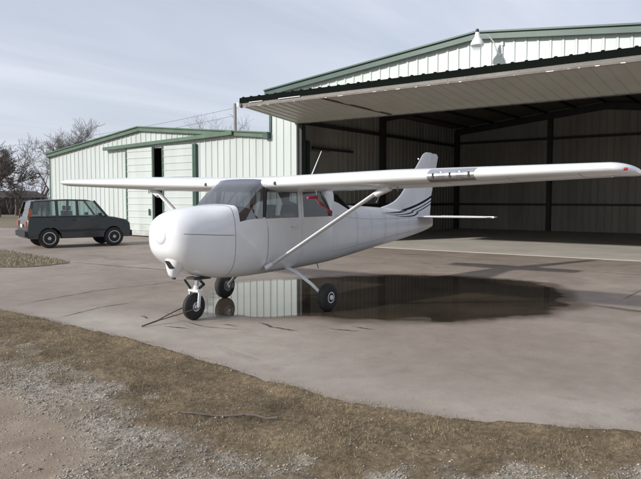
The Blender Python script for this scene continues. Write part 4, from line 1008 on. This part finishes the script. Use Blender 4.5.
# lower body (to the belt line) and greenhouse
def shell(outline,hw0,hw1,z0,z1,name,m,parent):
    # outline: list (u,z) closed loop; width interpolates with z
    V=[];n=len(outline)
    wv=lambda z: hw0+(hw1-hw0)*np.clip((z-z0)/(z1-z0),0,1)
    for s in (1,-1):
        for u,z in outline: V.append(P3(u,s*(wv(z)-.05),z))
    for s in (1,-1):
        cu=np.mean([u for u,z in outline]); cz=np.mean([z for u,z in outline])
        for u,z in outline: V.append(P3(u+(cu-u)*.02,s*wv(z),z+(cz-z)*.06))
    F=[]
    for i in range(n):
        j=(i+1)%n; F+= [(i,j,n+j,n+i),(i,2*n+i,2*n+j,j),(n+i,n+j,3*n+j,3*n+i)]
    F.append(tuple(2*n+i for i in range(n))); F.append(tuple(3*n+i for i in range(n))[::-1])
    o=mesh_obj(name,V,F,m,parent,True,angle=30); fix_normals(o); return o
def arch(cu,r,z0,n=9): return [(cu-r*1.2*math.cos(t),z0+r*math.sin(t)) for t in np.linspace(0,math.pi,n)]
bodyo=[(-2.34,.60),(-2.30,1.00),(-2.24,1.12),(1.18,1.12),(1.5,1.09),(2.15,.98),(2.30,.86),(2.33,.55),(2.28,.34)]+[(u,z) for u,z in arch(1.45,.42,.34)][::-1]+[(u,z) for u,z in arch(-1.42,.42,.34)][::-1]+[(-2.30,.36)]
bodyo=[p for p in bodyo]
body=shell(bodyo,.88,.84,.5,1.12,'body',M['car_paint'],S)
gh=[(-2.24,1.10),(-2.05,1.60),(-1.92,1.69),(-.6,1.745),(.25,1.73),(.55,1.69),(1.16,1.10)]
wv=lambda z:.80+(.66-.80)*np.clip((z-1.10)/.65,0,1)
rf=shell([(-2.07,1.645),(-1.95,1.70),(-.6,1.75),(.25,1.735),(.60,1.67),(.25,1.675),(-.6,1.69),(-1.92,1.655)],.70,.62,1.64,1.76,'roof',M['car_paint'],S)
MB().hexa(ob((-2.2,-.78,1.08),(1.2,.78,1.135))).hexa(ob((-2.2,-.74,.45),(1.2,.74,.50))).build('cabin_floor',M['car_trim'],S)
for u_ in (-.35,-1.35):
    for v_ in (-.38,.38): MB().hexa(ob((u_,v_-.24,.5),(u_-.14,v_+.24,1.32))).hexa(ob((u_-.03,v_-.12,1.34),(u_-.11,v_+.12,1.50))).build('seat',M['seat_cloth'],S)
for s in (1,-1):
    pill=lambda a,b,w_: MB().beam(P3(a[0],s*(wv(a[1])-.02),a[1]),P3(b[0],s*(wv(b[1])-.02),b[1]),w_,.05,up=(ca_,-sa_,0))
    for a,b,w_ in (((-2.22,1.10),(-2.03,1.67),.10),((-1.05,1.10),(-1.05,1.69),.10),((-.17,1.10),(-.17,1.70),.09),((1.14,1.10),(.58,1.69),.07)):
        p=P3(a[0],s*(wv(a[1])-.02),a[1]); q=P3(b[0],s*(wv(b[1])-.02),b[1])
        MB().beam(p,q,.05,w_,up=(-ca_,sa_,0)).build('pillar',M['car_paint'],S)
    for q in ([(-2.17,1.12),(-1.99,1.66),(-1.05,1.68),(-1.05,1.12)],[(-1.05,1.12),(-1.05,1.68),(-.17,1.70),(-.17,1.12)],[(-.17,1.12),(-.17,1.70),(.56,1.68),(1.10,1.12)]):
        V=[P3(u,s*(wv(z)-.02),z) for u,z in q]; mesh_obj('side_window',V,[(0,1,2,3)],M['car_glass'],S)
    o=MB().hexa(ob((-2.30,s*.70-.11,.80),(-2.345,s*.70+.11,.97))).build('tail_light',M['tail_red'],S)
    MB().hexa(ob((-2.22,s*.79-.05,1.0),(-2.29,s*.79+.05,1.12))).hexa(ob((-2.10,s*.765-.035,1.12),(-2.225,s*.765+.035,1.40))).build('upper_tail_light',M['tail_orange'],S)
    MB().hexa([P3(2.22,s*.62-.15,.70),P3(2.325,s*.62-.15,.70),P3(2.325,s*.62+.15,.70),P3(2.22,s*.62+.15,.70),P3(2.18,s*.62-.15,.86),P3(2.30,s*.62-.15,.86),P3(2.30,s*.62+.15,.86),P3(2.18,s*.62+.15,.86)]).build('headlight',M['lens'],S)
    MB().hexa(ob((.70,s*.82,1.12),(.84,s*.98,1.24))).build('mirror',M['car_trim'],S)
    MB().hexa(ob((1.0,s*.875-.012,.58),(-1.0,s*.875+.012,.66))).build('side_moulding',M['car_trim'],S)
    for u in (-.30,-1.12): MB().hexa(ob((u,s*.862-.012,.99),(u-.15,s*.862+.012,1.02))).build('door_handle',M['car_trim'],S)
V=[P3(-2.21,-.74,1.12),P3(-2.21,.74,1.12),P3(-2.04,.64,1.66),P3(-2.04,-.64,1.66)]; mesh_obj('rear_window',V,[(0,1,2,3)],M['car_glass'],S)
V=[P3(1.13,-.76,1.11),P3(1.13,.76,1.11),P3(.58,.64,1.68),P3(.58,-.64,1.68)]; mesh_obj('windscreen',V,[(0,1,2,3)],M['car_glass'],S)
MB().hexa(ob((-2.30,-.86,.42),(-2.42,.86,.62))).build('rear_bumper',M['car_trim'],S)
MB().hexa(ob((2.26,-.84,.36),(2.40,.84,.58))).build('front_bumper',M['car_trim'],S)
MB().hexa(ob((-2.335,-.17,.74),(-2.36,.17,.86))).build('number_plate',M['plate'],S)
for u in (-1.42,1.45):
    for s in (1,-1):
        c=np.array(P3(u,s*.76,.355)); ax=np.array((sa_,ca_,0))
        t=MB().lathe(c-ax*.11,ax,[(0,.22),(.0,.30),(.03,.345),(.11,.355),(.19,.345),(.22,.30),(.22,.22)],28).build('wheel',M['rubber'],S,True)
        MB().lathe(c+ax*s*.085,ax*s,[(0,.225),(.03,.225),(.032,.20),(.012,.18),(.012,.07),(.035,.06)],24).build('rim',M['metal'],t,True)
